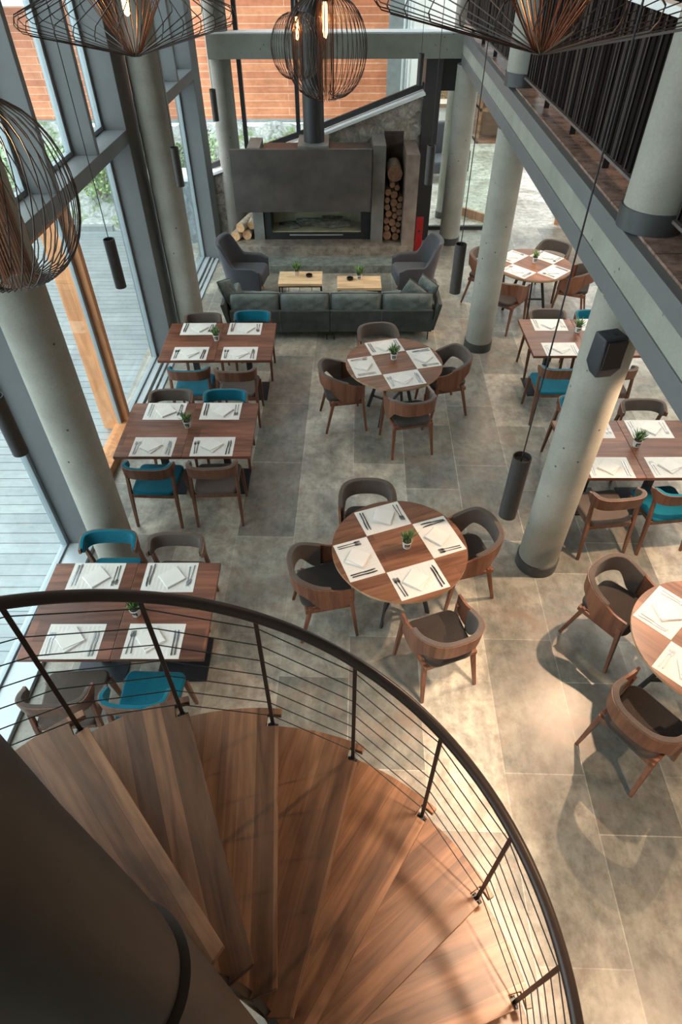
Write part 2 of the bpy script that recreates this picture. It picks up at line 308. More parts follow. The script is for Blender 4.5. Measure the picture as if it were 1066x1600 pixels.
# ------------------------------------------------------------------ mesh builder
class MB:
    def __init__(s): s.v = []; s.f = []; s.mi = []; s.cur = 0
    def _add(s, vs, fs):
        o = len(s.v); s.v += [tuple(p) for p in vs]; s.f += [tuple(i + o for i in f) for f in fs]; s.mi += [s.cur] * len(fs); return s
    def box(s, x0, x1, y0, y1, z0, z1, mtx=None):
        p = [Vector((x, y, z)) for z in (z0, z1) for y in (y0, y1) for x in (x0, x1)]
        if mtx is not None: p = [mtx @ q for q in p]
        return s._add(p, [(0, 2, 3, 1), (4, 5, 7, 6), (0, 1, 5, 4), (2, 6, 7, 3), (0, 4, 6, 2), (1, 3, 7, 5)])
    def beam(s, p0, p1, w, h, up=(0, 0, 1), w1=None, h1=None):
        p0 = Vector(p0); p1 = Vector(p1); d = (p1 - p0).normalized(); up = Vector(up)
        if abs(d.dot(up)) > 0.98: up = Vector((0, 1, 0))
        a = d.cross(up).normalized(); b = a.cross(d).normalized()
        w1 = w if w1 is None else w1; h1 = h if h1 is None else h1
        vs = []
        for p, ww, hh in ((p0, w, h), (p1, w1, h1)):
            for sx, sy in ((-1, -1), (1, -1), (1, 1), (-1, 1)): vs.append(p + a * sx * ww / 2 + b * sy * hh / 2)
        return s._add(vs, [(3, 2, 1, 0), (4, 5, 6, 7), (0, 1, 5, 4), (1, 2, 6, 5), (2, 3, 7, 6), (3, 0, 4, 7)])
    def tube(s, pts, r, n=8, closed=False, caps=True):
        pts = [Vector(p) for p in pts]; N = len(pts)
        rs = r if isinstance(r, (list, tuple)) else [r] * N
        rings = []; prev = None
        for i, p in enumerate(pts):
            a = pts[i - 1] if (i > 0 or closed) else p; b = pts[(i + 1) % N] if (i < N - 1 or closed) else p
            d = (b - a).normalized()
            if prev is None:
                u = d.orthogonal().normalized()
                if n == 4: u = u
            else:
                u = (prev - d * prev.dot(d)); u = u.normalized() if u.length > 1e-6 else d.orthogonal().normalized()
            prev = u; w_ = d.cross(u)
            rings.append([p + (u * math.cos(2 * PI * k / n) + w_ * math.sin(2 * PI * k / n)) * rs[i] for k in range(n)])
        vs = [q for rg in rings for q in rg]; fs = []
        for i in range(N if closed else N - 1):
            j = (i + 1) % N
            for k in range(n):
                k2 = (k + 1) % n; fs.append((i * n + k, i * n + k2, j * n + k2, j * n + k))
        if caps and not closed:
            fs.append(tuple(range(n - 1, -1, -1))); fs.append(tuple((N - 1) * n + k for k in range(n)))
        return s._add(vs, fs)
    def lathe(s, prof, n=32, c=(0, 0, 0), cap0=True, cap1=True, mtx=None):
        vs = []; fs = []
        for r, z in prof:
            for k in range(n):
                a = 2 * PI * k / n; q = Vector((r * math.cos(a), r * math.sin(a), z))
                if mtx is not None: q = mtx @ q
                vs.append(q + Vector(c))
        for i in range(len(prof) - 1):
            for k in range(n):
                k2 = (k + 1) % n; fs.append((i * n + k, i * n + k2, (i + 1) * n + k2, (i + 1) * n + k))
        if cap0: fs.append(tuple(range(n - 1, -1, -1)))
        if cap1: fs.append(tuple((len(prof) - 1) * n + k for k in range(n)))
        return s._add(vs, fs)
    def prism(s, pts, z0, z1):
        n = len(pts); vs = [Vector((p[0], p[1], z0)) for p in pts] + [Vector((p[0], p[1], z1)) for p in pts]
        fs = [tuple(range(n - 1, -1, -1)), tuple(range(n, 2 * n))] + [(i, (i + 1) % n, n + (i + 1) % n, n + i) for i in range(n)]
        return s._add(vs, fs)
    def sheet(s, rows, thick=0.0):
        """grid of points, optional thickness along the normal side offsets given as second grid"""
        R = len(rows); Cn = len(rows[0]); vs = [Vector(p) for r in rows for p in r]
        fs = [(i * Cn + j, i * Cn + j + 1, (i + 1) * Cn + j + 1, (i + 1) * Cn + j) for i in range(R - 1) for j in range(Cn - 1)]
        return s._add(vs, fs)
    def shell(s, outer, inner):
        """two matching grids closed along their border"""
        R = len(outer); Cn = len(outer[0]); N = R * Cn
        vs = [Vector(p) for r in outer for p in r] + [Vector(p) for r in inner for p in r]; fs = []
        for i in range(R - 1):
            for j in range(Cn - 1):
                a = i * Cn + j; fs.append((a, a + 1, a + Cn + 1, a + Cn)); fs.append((N + a, N + a + Cn, N + a + Cn + 1, N + a + 1))
        for j in range(Cn - 1):
            fs.append((j + 1, j, N + j, N + j + 1)); a = (R - 1) * Cn + j; fs.append((a, a + 1, N + a + 1, N + a))
        for i in range(R - 1):
            a = i * Cn; fs.append((a, a + Cn, N + a + Cn, N + a)); b = a + Cn - 1; fs.append((b + Cn, b, N + b, N + b + Cn))
        return s._add(vs, fs)
    def build(s, name, mat, parent=None, bevel=0.0, smooth=False, sub=0, seg=2, loc=None, rot=None):
        me = bpy.data.meshes.new(name); me.from_pydata([tuple(v) for v in s.v], [], s.f)
        mats = mat if isinstance(mat, (list, tuple)) else [mat]
        for m in mats: me.materials.append(m)
        if len(mats) > 1:
            for p, i in zip(me.polygons, s.mi): p.material_index = i
        bm = bmesh.new(); bm.from_mesh(me); bmesh.ops.recalc_face_normals(bm, faces=bm.faces); bm.to_mesh(me); bm.free()
        if smooth:
            for p in me.polygons: p.use_smooth = True
            if smooth == 'auto':
                try: me.set_sharp_from_angle(angle=math.radians(40))
                except Exception: pass
        me.update()
        o = bpy.data.objects.new(name, me); COL.objects.link(o)
        if bevel:
            b = o.modifiers.new('bevel', 'BEVEL'); b.width = bevel; b.segments = seg; b.limit_method = 'ANGLE'; b.angle_limit = math.radians(35)
        if sub:
            sb = o.modifiers.new('sub', 'SUBSURF'); sb.levels = sub; sb.render_levels = sub
        if parent is not None: o.parent = parent
        if loc is not None: o.location = loc
        if rot is not None: o.rotation_euler = rot
        return o

def tag(o, label=None, cat=None, group=None, kind=None):
    if label: o['label'] = label
    if cat: o['category'] = cat
    if group: o['group'] = group
    if kind: o['kind'] = kind
    return o
def thing(name, label, cat, loc=(0, 0, 0), rz=0.0, group=None):
    o = bpy.data.objects.new(name, None); COL.objects.link(o); o.location = loc; o.rotation_euler = (0, 0, rz)
    o.empty_display_size = 0.1
    return tag(o, label, cat, group)
def struct(o): o['kind'] = 'structure'; return o
CH = {}
def note(parent, child): CH.setdefault(parent.name, []).append(child); return child
def kids(o): return [c for c in bpy.data.objects if c.parent == o]
_kidcache = {}
def copy_tree(o, parent=None, cache={}):
    c = o.copy(); COL.objects.link(c)
    if parent is not None: c.parent = parent
    key = o.name
    if key not in cache: cache[key] = kids(o)
    for ch in cache[key]: copy_tree(ch, c)
    return c
class Maker:
    """builds a kind once, afterwards hands out copies"""
    def __init__(s, fn): s.fn = fn; s.proto = None; s.used = False
    def __call__(s, loc, rz, label, group=None, **kw):
        if s.proto is None: s.proto = s.fn(**kw)
        if not s.used: o = s.proto; s.used = True
        else: o = copy_tree(s.proto)
        o.location = loc; o.rotation_euler = (0, 0, rz); o['label'] = label
        if group: o['group'] = group
        return o
def smoothstep(a, b, x):
    t = max(0, min(1, (x - a) / (b - a))); return t * t * (3 - 2 * t)

# ================================================================== SETTING
# floor
struct(MB().box(-2.86, 7.5, -4, 12.88, -0.12, 0.0).build('floor', M['floor']))
struct(MB().box(-0.5, 9.5, 12.88, 20.5, -0.12, 0.0).build('floor', M['plank_floor']))
deck = struct(MB().box(-12, -2.86, -4, 12.95, -0.16, -0.04).build('deck', M['deck']))
# the window wall runs very slightly off square: x = c + 0.04 y
SL = 0.04
ANG = -math.atan(SL)
XI, XG = -2.70, -2.98          # inner face, glass plane (at y = 0)
def wallbox(mb, c0, c1, y0, y1, z0, z1):
    vs = []
    for z in (z0, z1):
        for y in (y0, y1):
            for c in (c0, c1): vs.append((c + SL * y, y, z))
    return mb._add(vs, [(0, 2, 3, 1), (4, 5, 7, 6), (0, 1, 5, 4), (2, 6, 7, 3), (0, 4, 6, 2), (1, 3, 7, 5)])
ZT = 7.0
mb = MB()
for y in (0.65, 4.27, 7.90, 11.42):
    wallbox(mb, XG - 0.06, XI, y, y + 0.45, 0.0, ZT)
struct(mb.build('wall_left', M['steel'], bevel=0.004))
posts_y = [(-2.6, -2.95 + 0.0)]
mb = MB()
for a, b in ((-2.5, 0.65), (1.10, 4.27), (4.72, 7.90), (8.35, 11.42)):
    wallbox(mb, XG - 0.06, XI, a, b, 2.765, 2.90)
struct(mb.build('trim_1', M['steel'], bevel=0.004))
mb = MB()
for y in (1.75, 2.9, 5.78, 6.93, 9.4, 10.5):
    wallbox(mb, XG + 0.0, XI - 0.012, y, y + 0.07, 2.90, ZT)
struct(mb.build('trim_2', M['steel'], bevel=0.003))
# aluminium glazing beads around every pane
def pane(n, a, b, z0, z1, frame=M['alu'], fw=0.045):
    m = MB()
    wallbox(m, XG - 0.03, XG + 0.03, a, a + fw, z0, z1); wallbox(m, XG - 0.03, XG + 0.03, b - fw, b, z0, z1)
    wallbox(m, XG - 0.03, XG + 0.03, a + fw, b - fw, z0, z0 + fw); wallbox(m, XG - 0.03, XG + 0.03, a + fw, b - fw, z1 - fw, z1)
    f = struct(m.build('window_%d' % n, frame, bevel=0.003))
    g = MB(); wallbox(g, XG - 0.006, XG + 0.006, a + fw, b - fw, z0 + fw, z1 - fw)
    g.build('pane', M['glass'], f)
    return f
n = 1
for a, b in ((-2.5, 0.65), (1.10, 4.27), (6.36, 7.90), (8.35, 11.42)):
    pane(n, a, b, 0.03, 2.765); n += 1
for a, b in ((-2.5, 0.65), (1.10, 1.75), (1.82, 2.9), (2.97, 4.27), (4.72, 5.78), (5.85, 6.93), (7.0, 7.90), (8.35, 9.4), (9.47, 10.5), (10.57, 11.42)):
    pane(n, a, b, 2.90, ZT); n += 1
# sill along the foot of the glass
mb = MB(); wallbox(mb, XG + 0.03, XI - 0.0, -2.5, 4.27, 0.0, 0.05); struct(mb.build('trim_3', M['steel_light'], bevel=0.004))
mb = MB(); wallbox(mb, XG + 0.03, XG + 0.12, 4.72, 11.42, 0.0, 0.05)
wallbox(mb, XG + 0.15, XG + 0.19, 6.3, 11.42, 0.0, 0.03); wallbox(mb, XG + 0.22, XI, 6.3, 11.42, 0.0, 0.02)
struct(mb.build('trim_4', M['steel_light'], bevel=0.003))
# timber framed door in the second bay
mb = MB()
wallbox(mb, XG - 0.24, XG + 0.10, 6.26, 6.34, 0.0, 2.76)
wallbox(mb, XG - 0.04, XG + 0.12, 4.72, 6.26, 2.62, 2.765)
wallbox(mb, XG - 0.06, XG + 0.14, 4.72, 6.26, 0.0, 0.12)
wallbox(mb, XG - 0.04, XG + 0.10, 4.72, 4.80, 0.12, 2.62)
door = struct(mb.build('door_1', M['timber'], bevel=0.006))
mb = MB(); wallbox(mb, XG - 0.02, XG + 0.02, 4.80, 4.85, 0.12, 2.62); wallbox(mb, XG - 0.02, XG + 0.02, 6.20, 6.26, 0.12, 2.62)
mb.build('glazing_bead', M['alu'], door)
mb = MB(); wallbox(mb, XG - 0.006, XG + 0.006, 4.85, 6.20, 0.12, 2.62); mb.build('pane', M['glass'], door)

# ---- back wall
def slopez(x): return 1.86 + 0.345 * (x + 0.24) if x > -0.24 else 1.86 + 0.31 * (x + 0.24)
# rough stone wall under the sloping sill
rng = random.Random(3)
nx, nz = 60, 36
rows = []
for j in range(nz + 1):
    row = []
    for i in range(nx + 1):
        x = -2.35 + (1.44 + 2.35) * i / nx
        top = slopez(x) - 0.06
        z = top * j / nz
        y = 12.43 - 0.04 * rng.random() - 0.05 * math.sin(x * 9 + z * 5) * math.sin(z * 11 + x * 3)
        if i == nx: x += 0.03 * rng.random()
        row.append((x, y, z))
    rows.append(row)
inner = [[(p[0], 12.6, p[2]) for p in r] for r in rows]
struct(MB().shell(rows, inner).build('wall_back', M['rock'], smooth=True))
# outer stone wall to the left of it
rows = []
for j in range(18):
    rows.append([(-3.7 + 1.3 * i / 30, 12.2 - 0.03 * rng.random() - 0.05 * math.sin(i * 1.3 + j), -0.1 + 1.2 * j / 17) for i in range(31)])
inner = [[(p[0], 12.7, p[2]) for p in r] for r in rows]
struct(MB().shell(rows, inner).build('wall_outside', M['rock_blue'], smooth=True))
struct(MB().box(-3.75, -2.32, 12.15, 12.75, 1.10, 1.17).build('trim_5', M['white_coping_and_lit_top'], bevel=0.01))
# sloping sill
mb = MB()
for (x0, x1) in ((-2.35, -0.24), (-0.24, 1.44)):
    a = Vector((x0, 12.42, slopez(x0) - 0.03)); b = Vector((x1, 12.42, slopez(x1) - 0.03))
    mb.beam(a, b, 0.26, 0.05)
struct(mb.build('trim_6', M['white_coping_and_lit_top'], bevel=0.005))
mb = MB()
for (x0, x1) in ((-2.35, -0.24), (-0.24, 1.44)):
    mb.beam((x0, 12.50, slopez(x0) + 0.06), (x1, 12.50, slopez(x1) + 0.06), 0.06, 0.09)
for x in (-1.67, -0.73):
    mb.box(x - 0.035, x + 0.035, 12.46, 12.56, slopez(x) + 0.05, ZT)
struct(mb.build('trim_7', M['steel_dark'], bevel=0.003))
# glazed back wall above the slope
m = MB(); vs = []
m.prism([(-2.3, slopez(-2.3) + 0.1), (-0.24, slopez(-0.24) + 0.1), (1.44, slopez(1.44) + 0.1), (1.44, ZT), (-2.3, ZT)], -0.006, 0.006)
g = m.build('window_20', M['glass']); g.rotation_euler = (PI / 2, 0, 0); g.location = (0, 12.51, 0); struct(g)
# dark wall panel and lintel beside the fireplace, then the glass screen to the next room
mb = MB()
mb.box(1.42, 1.70, 12.30, 12.75, 0, 2.90); mb.box(1.70, 2.10, 12.45, 12.75, 2.42, 2.90)
struct(mb.build('wall_back', M['steel_dark'], bevel=0.004))
mb = MB(); mb.box(1.70, 3.35, 12.82, 12.90, 0.0, 0.07); mb.box(1.70, 3.35, 12.82, 12.90, 2.42, 2.50); mb.box(1.70, 1.76, 12.82, 12.90, 0.07, 2.42)
wf = struct(mb.build('window_21', M['steel_dark'], bevel=0.003))
MB().box(1.76, 3.3, 12.85, 12.862, 0.07, 2.42).build('pane', M['glass_green'], wf)
# cross beam in front of the glazing
struct(MB().box(-2.12, 1.97, 12.2, 12.52, 2.90, 3.225).build('trim_8', M['beam_concrete'], bevel=0.006))
struct(MB().box(-2.12, 1.97, 12.22, 12.54, 3.225, 3.245).build('trim_9', M['white_coping_and_lit_top'], bevel=0.004))  # white strip: sky light on the beam's top put into its colour
# ---- columns
CR = 0.187
def column(n, x, y, z0, z1, mat=M['concrete'], skirt=True, r=CR):
    m = MB(); m.lathe([(r, z0 + (0.12 if skirt else 0)), (r, z1)], 64)
    o = struct(m.build('column', mat, smooth='auto')); o.location = (x, y, 0)
    if skirt:
        s_ = MB().lathe([(r + 0.013, z0), (r + 0.013, z0 + 0.125), (r, z0 + 0.125)], 64).build('skirting', M['skirt'], o, smooth='auto')
        s_['kind'] = 'structure'
    return o
cols_left = [(-2.20, 4.05), (-2.14, 8.24), (-1.98, 12.42)]
for i, (x, y) in enumerate(cols_left):
    column(i, x, y, 0, ZT, skirt=False)
    # casting seam on the shaft
cols_right = [(1.945, 4.03), (2.03, 8.24), (2.13, 12.43)]
for i, (x, y) in enumerate(cols_right[:2]):
    column(i + 3, x, y, 0, 2.83)
    column(i + 6, x + 0.0, y, 3.25, ZT)
column(9, 2.10, 12.20, 0, 2.83)
column(10, 2.12, 13.55, 0, 5.0, r=0.12)
# ---- gallery: slab, faced edge beam, floor
def bx(y): return 1.686 + 0.0239 * y
def galbox(mb, o0, o1, z0, z1, y0=-3.0, y1=12.2):
    vs = []
    for z in (z0, z1):
        for y in (y0, y1):
            for x in (bx(y) + o0, (bx(y) + o1) if o1 < 3 else 7.5): vs.append((x, y, z))
    return mb._add(vs, [(0, 2, 3, 1), (4, 5, 7, 6), (0, 1, 5, 4), (2, 6, 7, 3), (0, 4, 6, 2), (1, 3, 7, 5)])
mb = MB(); galbox(mb, 0.0, 0.32, 2.955, 3.112, y1=12.2); struct(mb.build('trim_10', M['beam_concrete']))
mb = MB(); galbox(mb, -0.012, 0.30, 2.815, 2.955); struct(mb.build('trim_11', M['steel'], bevel=0.003))
mb = MB(); galbox(mb, -0.006, 0.06, 3.112, 3.235); struct(mb.build('trim_12', M['steel'], bevel=0.003))
mb = MB(); galbox(mb, 0.06, 9, 3.112, 3.25, y1=12.9); struct(mb.build('floor', M['mez_floor']))
mb = MB(); galbox(mb, 0.30, 9, 2.82, 3.112, y1=12.9); struct(mb.build('ceiling', M['soffit']))
# dark slatted wall on the far side of the gallery
mb = MB(); mb.box(3.6, 3.7, -3, 12.6, 3.25, ZT)
struct(mb.build('wall_right', M['slat']))
# ---- roof over the hall
mb = MB(); mb.box(-3.1, 7.5, -4, 12.7, ZT, ZT + 0.15); struct(mb.build('ceiling', M['ceiling']))
struct(MB().box(-3.1, 7.5, -4.15, -4.0, 0, ZT).build('wall_front', M['hall_wall']))
struct(MB().box(7.5, 7.65, -4, 12.7, 0, ZT).build('wall_right', M['hall_wall']))
# ---- next room
struct(MB().box(-0.5, 9.5, 19.9, 20.1, 0, 4.5).build('wall_back', M['white_wall']))
# ---- outside: bank, cladding building, grey building corner
def bank(name, x0, x1, y0, y1, z0, z1, mat, nx=90, ny=40, seed=1, amp=0.16):
    rg = random.Random(seed); ph = [(rg.uniform(2, 9), rg.uniform(2, 9), rg.uniform(0, 6)) for _ in range(7)]
    rows = []
    for j in range(ny + 1):
        r = []
        for i in range(nx + 1):
            x = x0 + (x1 - x0) * i / nx; t = j / ny; y = y0 + (y1 - y0) * t; z = z0 + (z1 - z0) * t
            h = sum(math.sin(a * x + c) * math.sin(b * y * 1.3 + c) for a, b, c in ph) / 7 * amp + rg.uniform(-0.3, 0.3) * amp * 0.6
            r.append((x, y, z + h))
        rows.append(r)
    return MB().sheet(rows).build(name, mat, smooth=True)
bk = bank('planted_bank', -13, 0.96, 13.04, 15.3, -0.1, 1.33, M['bank'])
tag(bk, 'pale rocky bank with low green plants beyond the deck', 'rock bank', kind='stuff')
struct(MB().box(-13, -4.6, 12.90, 13.02, -0.1, 0.06).build('trim_13', M['ext_grey']))
cl = struct(MB().box(-13, 0.98, 15.5, 15.7, 1.36, 7.5).build('wall_outside', M['clad']))
struct(MB().box(-13, 0.98, 15.44, 15.5, 1.30, 1.36).build('trim_14', M['ext_grey']))
struct(MB().box(0.98, 1.40, 15.45, 15.7, 0, 7.5).build('wall_outside', M['ext_grey']))
struct(MB().box(1.40, 6, 15.45, 15.7, 3.4, 7.5).build('wall_outside', M['ext_grey']))
struct(MB().box(-9.0, -5.35, 14.6, 15.5, 3.35, 7.5).build('wall_outside', M['ext_white']))
for x in (1.28, 1.36, 1.44):
    o = MB().tube([(x, 15.3, 0.2), (x, 15.3, 7.4)], 0.022, 8).build('drain_pipe', M['white_coping_and_lit_top'], smooth=True)
    tag(o, 'thin white vertical pipe on the grey outer wall, %s of the three' % {1.28: 'leftmost', 1.36: 'middle', 1.44: 'rightmost'}[x], 'pipe', 'white pipes on the outer wall')
# shrubs on the bank
def leafcloud(mb, c, r, nleaf, size, rg, squash=0.8):
    for _ in range(nleaf):
        d = Vector((rg.gauss(0, 1), rg.gauss(0, 1), rg.gauss(0, 1))).normalized() * (rg.random() ** 0.45)
        p = Vector(c) + Vector((d.x * r, d.y * r, d.z * r * squash))
        u = Vector((rg.gauss(0, 1), rg.gauss(0, 1), rg.gauss(0, 1))).normalized(); v = u.orthogonal().normalized()
        L = size * rg.uniform(0.6, 1.3); W = L * 0.4
        mb._add([p, p + u * L * 0.5 + v * W, p + u * L, p + u * L * 0.5 - v * W], [(0, 1, 2, 3)])
def shrub(x, y, z, r, label, n=700, mat='leaf', size=0.07, seed=0):
    rg = random.Random(seed)
    t = thing('shrub', label, 'shrub', (x, y, z), 0, 'shrubs on the rocky bank')
    m = MB(); leafcloud(m, (0, 0, r * 0.75), r, n, size, rg); m.build('foliage', M[mat], t)
    m = MB()
    for k in range(7):
        a = rg.uniform(0, 6.28); m.tube([(0, 0, -0.15), (math.cos(a) * r * 0.3, math.sin(a) * r * 0.3, r * 0.6), (math.cos(a) * r * 0.7, math.sin(a) * r * 0.7, r * 1.2)], [0.012, 0.008, 0.004], 5)
    m.build('stem', M['bark'], t)
for i, (x, y, z, r, lab, mt) in enumerate((
        (-4.9, 13.7, 0.35, 0.55, 'wide green shrub on the bank behind the deck, seen through the second bay', 'leaf'),
        (-5.7, 14.1, 0.5, 0.5, 'rounded dusty green shrub just left of the widest shrub', 'leaf_pale'),
        (-4.3, 14.5, 0.75, 0.42, 'green shrub high on the bank below the timber cladding', 'leaf'),
        (-3.5, 13.9, 0.6, 0.5, 'green shrub behind the white stone coping', 'leaf'),
        (-2.8, 14.4, 0.8, 0.4, 'small pale shrub on the bank near the back corner', 'leaf_pale'),
        (-6.9, 14.0, 0.45, 0.55, 'pale green shrub at the left end of the bank', 'leaf_pale'),
        (-1.3, 14.6, 0.8, 0.28, 'low plant on the white rocks right of the black mullion', 'leaf'))):
    shrub(x, y, z, r, lab, 650 if r > 0.4 else 300, mt, 0.075, i)

# ================================================================== SPIRAL STAIR
SC = Vector((-0.482, 0.221, 0)); SR = 1.452; T0 = 2.168; DT = 0.328; Z0 = 1.784; RI = 0.223; PH = 1.025
stair = thing('spiral_staircase', 'spiral staircase with oak treads, dark curved handrail and thin cable railing', 'staircase', (SC.x, SC.y, 0))
def pol(r, a): return (r * math.cos(a), r * math.sin(a))
tread_mesh = None
def tread_pts():
    # local frame: nosing leaves the outer end towards the pole; built for post angle 0
    p = []
    p.append(pol(0.30, -0.665)); p.append(pol(1.425, -0.026))
    p.append(pol(1.418, 0.022)); p.append(pol(1.492, 0.022)); p.append(pol(1.492, -0.03)); p.append(pol(1.53, -0.03))
    for k in range(1, 15): p.append(pol(1.53, -0.03 + (DT + 0.10) * k / 14))
    p.append(pol(0.215, 0.30)); p.append(pol(0.20, -0.35))
    return p
base_pts = tread_pts()
# the nosing direction in the local frame, so that the staves run along it
na = math.atan2(base_pts[1][1] - base_pts[0][1], base_pts[1][0] - base_pts[0][0])
for k in range(-7, 8):
    th = T0 - k * DT
    cn, sn = math.cos(-na), math.sin(-na)
    pts = [(x * cn - y * sn, x * sn + y * cn) for x, y in base_pts]
    o = MB().prism(pts, -0.04, 0.0).build('tread', M['tread'], stair, bevel=0.003)
    o.location = (0, 0, Z0 - k * RI + 0.04); o.rotation_euler = (0, 0, th + na)
def post_xy(k, r=SR): return pol(r, T0 - k * DT)
for k in range(-7, 9):
    x, y = post_xy(k); z = Z0 - k * RI; th = T0 - k * DT
    m = MB(); mt = Matrix.Rotation(th, 4, 'Z')
    m.box(-0.005, 0.005, -0.011, 0.011, -0.06, PH - 0.02)
    po = m.build('post', M['rail'], stair, bevel=0.002); po.location = (x, y, z); po.rotation_euler = (0, 0, th)
    m = MB(); m.box(-0.05, 0.01, -0.014, 0.02, -0.05, 0.0); m.tube([(0.0, -0.03, -0.02), (0.0, 0.03, -0.02)], 0.012, 10)
    m.build('bracket', M['black'], po, bevel=0.002)
# handrail
pts = []
for i in range(-7 * 12, 8 * 12 + 9):
    k = i / 12.0; x, y = pol(SR + 0.012, T0 - k * DT); pts.append((x, y, Z0 - k * RI + PH))
MB().tube(pts, 0.0275, 14).build('handrail', M['rail'], stair, smooth=True)
for c, hh in enumerate((0.10, 0.245, 0.385, 0.52, 0.655, 0.79, 0.93)):
    MB().tube([(*post_xy(k), Z0 - k * RI + hh * PH) for k in range(-7, 9)], 0.0032, 6).build('cable', M['black'], stair, smooth=True)
m = MB()
m.lathe([(0.170, 0.0), (0.163, 3.10)], 48); m.build('central_column', M['pole'], stair, smooth='auto')
m = MB(); m.lathe([(0.140, 3.10), (0.146, 3.13), (0.149, 3.20), (0.148, 3.35), (0.138, 3.8), (0.133, 6.9)], 48); m.build('column_sleeve', M['pole_dark'], stair, smooth='auto')
# inner stringer ribbon
so, si = [], []
for i in range(-7 * 6, 8 * 6 + 1):
    k = i / 6.0; a = T0 - k * DT - 0.45; zt = Z0 - k * RI
    so.append([(*pol(0.235, a), zt - 0.02), (*pol(0.235, a), zt - 0.30)]); si.append([(*pol(0.205, a), zt - 0.02), (*pol(0.205, a), zt - 0.30)])
MB().shell(so, si).build('inner_stringer', M['rail'], stair, smooth='auto')

# ================================================================== GALLERY RAILING
gr = thing('gallery_railing', 'dark slatted railing with pale top rail along the upper gallery', 'railing', (2.0, 0, 3.25))
def rx(y): return 0.0 + 0.004 * (y - 4.4)
m = MB(); m.beam((rx(-2), -2, 0.095), (rx(12.6), 12.6, 0.095), 0.03, 0.02); m.build('bottom_rail', M['rod'], gr)
m = MB(); m.beam((rx(-2), -2, 1.0), (rx(12.6), 12.6, 1.0), 0.09, 0.05); m.build('top_rail', M['ext_white'], gr, bevel=0.004)
y = -1.5
while y < 12.5:
    if min(abs(y - 4.03), abs(y - 8.24)) > 0.2:
        MB().beam((rx(y) + 0.03, y, 0), (rx(y) + 0.03, y, 0.97), 0.05, 0.012, up=(0, 1, 0)).build('rail_post', M['black'], gr)
    y += 0.96
ns = 0; y = 2.9; rg = random.Random(5)
ys = []
while y < 12.6 and ns < 98:
    if min(abs(y - 4.03), abs(y - 8.24)) > 0.16:
        m = MB(); w_ = rg.uniform(0.055, 0.075)
        m.box(0.012, 0.030, -w_ / 2, w_ / 2, 0.105, 0.975)
        o = m.build('slat', M['slat'], gr); o.location = (rx(y), y, 0); ns += 1
        ys.append(y)
    y += 0.097
m = MB()
for yy in ys:
    if rg.random() < 0.62: m.box(rx(yy) - 0.004, rx(yy) + 0.003, yy + 0.042, yy + 0.046, 0.10, 0.975)
    if rg.random() < 0.4: m.box(rx(yy) - 0.004, rx(yy) + 0.003, yy + 0.014, yy + 0.018, 0.10, 0.975)
o = m.build('thin_rods', M['rod'], gr); o['kind'] = 'stuff'

# ================================================================== FIREPLACE
fp = thing('fireplace', 'large slate fireplace with wide dark mantel panel, glazed firebox and log niche', 'fireplace', (-0.4, 11.6, 0))
FX, FY = -0.4, 11.6
def fbox(*a):
    x0, x1, y0, y1, z0, z1 = a; return (x0 - FX, x1 - FX, y0 - FY, y1 - FY, z0, z1)
def fp_part(name, mat, *boxes, bevel=0.004, label=None):
    m = MB()
    for b in boxes: m.box(*fbox(*b))
    o = m.build(name, mat, fp, bevel=bevel)
    if label: o['label'] = label
    return o
fp_part('lower_step', M['slate_green'], (-1.70, 1.24, 10.80, 11.24, 0, 0.135))
fp_part('hearth', M['slate'], (-2.03, 1.30, 11.24, 12.36, 0, 0.30))
fp_part('left_pillar', M['panel_side'], (-1.56, -1.37, 11.54, 12.2, 0.30, 1.0), (-1.50, -1.29, 11.12, 11.75, 0.96, 1.90))
fp_part('mantel_panel', M['panel'], (-1.775, 0.515, 11.06, 11.12, 0.945, 1.895))
fp_part('firebox_frame', M['black'], (-1.36, -1.24, 11.57, 12.1, 0.30, 0.96), (0.38, 0.55, 11.57, 12.1, 0.30, 0.96), (-1.24, 0.38, 11.57, 12.1, 0.80, 0.96), (-1.24, 0.38, 11.57, 12.1, 0.30, 0.41), bevel=0.003)
fp_part('firebox_lining', M['firebrick'], (-1.24, 0.38, 12.05, 12.1, 0.41, 0.80), (-1.24, 0.38, 11.62, 12.05, 0.41, 0.425), bevel=0)
fp_part('firebox_glass', M['glass'], (-1.24, 0.38, 11.585, 11.591, 0.41, 0.80), bevel=0)
fp_part('door_handle', M['steel_light'], (-0.92, 0.05, 11.545, 11.57, 0.375, 0.39), bevel=0.003)
m = MB(); rg = random.Random(11)
for i in range(26):
    x = rg.uniform(-0.95, 0.15); y = rg.uniform(11.72, 11.98); a = rg.uniform(-0.5, 0.5); L = rg.uniform(0.12, 0.42)
    h = 0.43 + 0.16 * math.exp(-((x + 0.35) / 0.35) ** 2) * rg.random() + 0.02
    p = Vector((x - FX, y - FY, h)); d = Vector((math.cos(a), math.sin(a) * 0.5, rg.uniform(-0.15, 0.15))) * L / 2
    m.tube([p - d, p, p + d], [0.03, rg.uniform(0.028, 0.042), 0.026], 7)
o = m.build('burnt_logs', M['ash'], fp, smooth=True); o['kind'] = 'stuff'
fp_part('mantel_top', M['black'], (-1.29, 0.515, 11.12, 11.85, 1.70, 1.80))
fp_part('chimney_block', M['panel_side'], (-0.68, -0.18, 11.12, 11.80, 0.96, 1.93))
m = MB(); m.lathe([(0.168, 1.93), (0.168, 6.95)], 48, c=(-0.42 - FX, 11.42 - FY, 0)); m.build('flue_pipe', M['flue'], fp, smooth='auto')
fp_part('niche_pillar', M['panel_side'], (0.55, 0.765, 11.41, 12.15, 0.30, 1.86))
fp_part('niche_pillar', M['pillar_brown'], (1.10, 1.32, 11.262, 12.15, 0.0, 1.76))
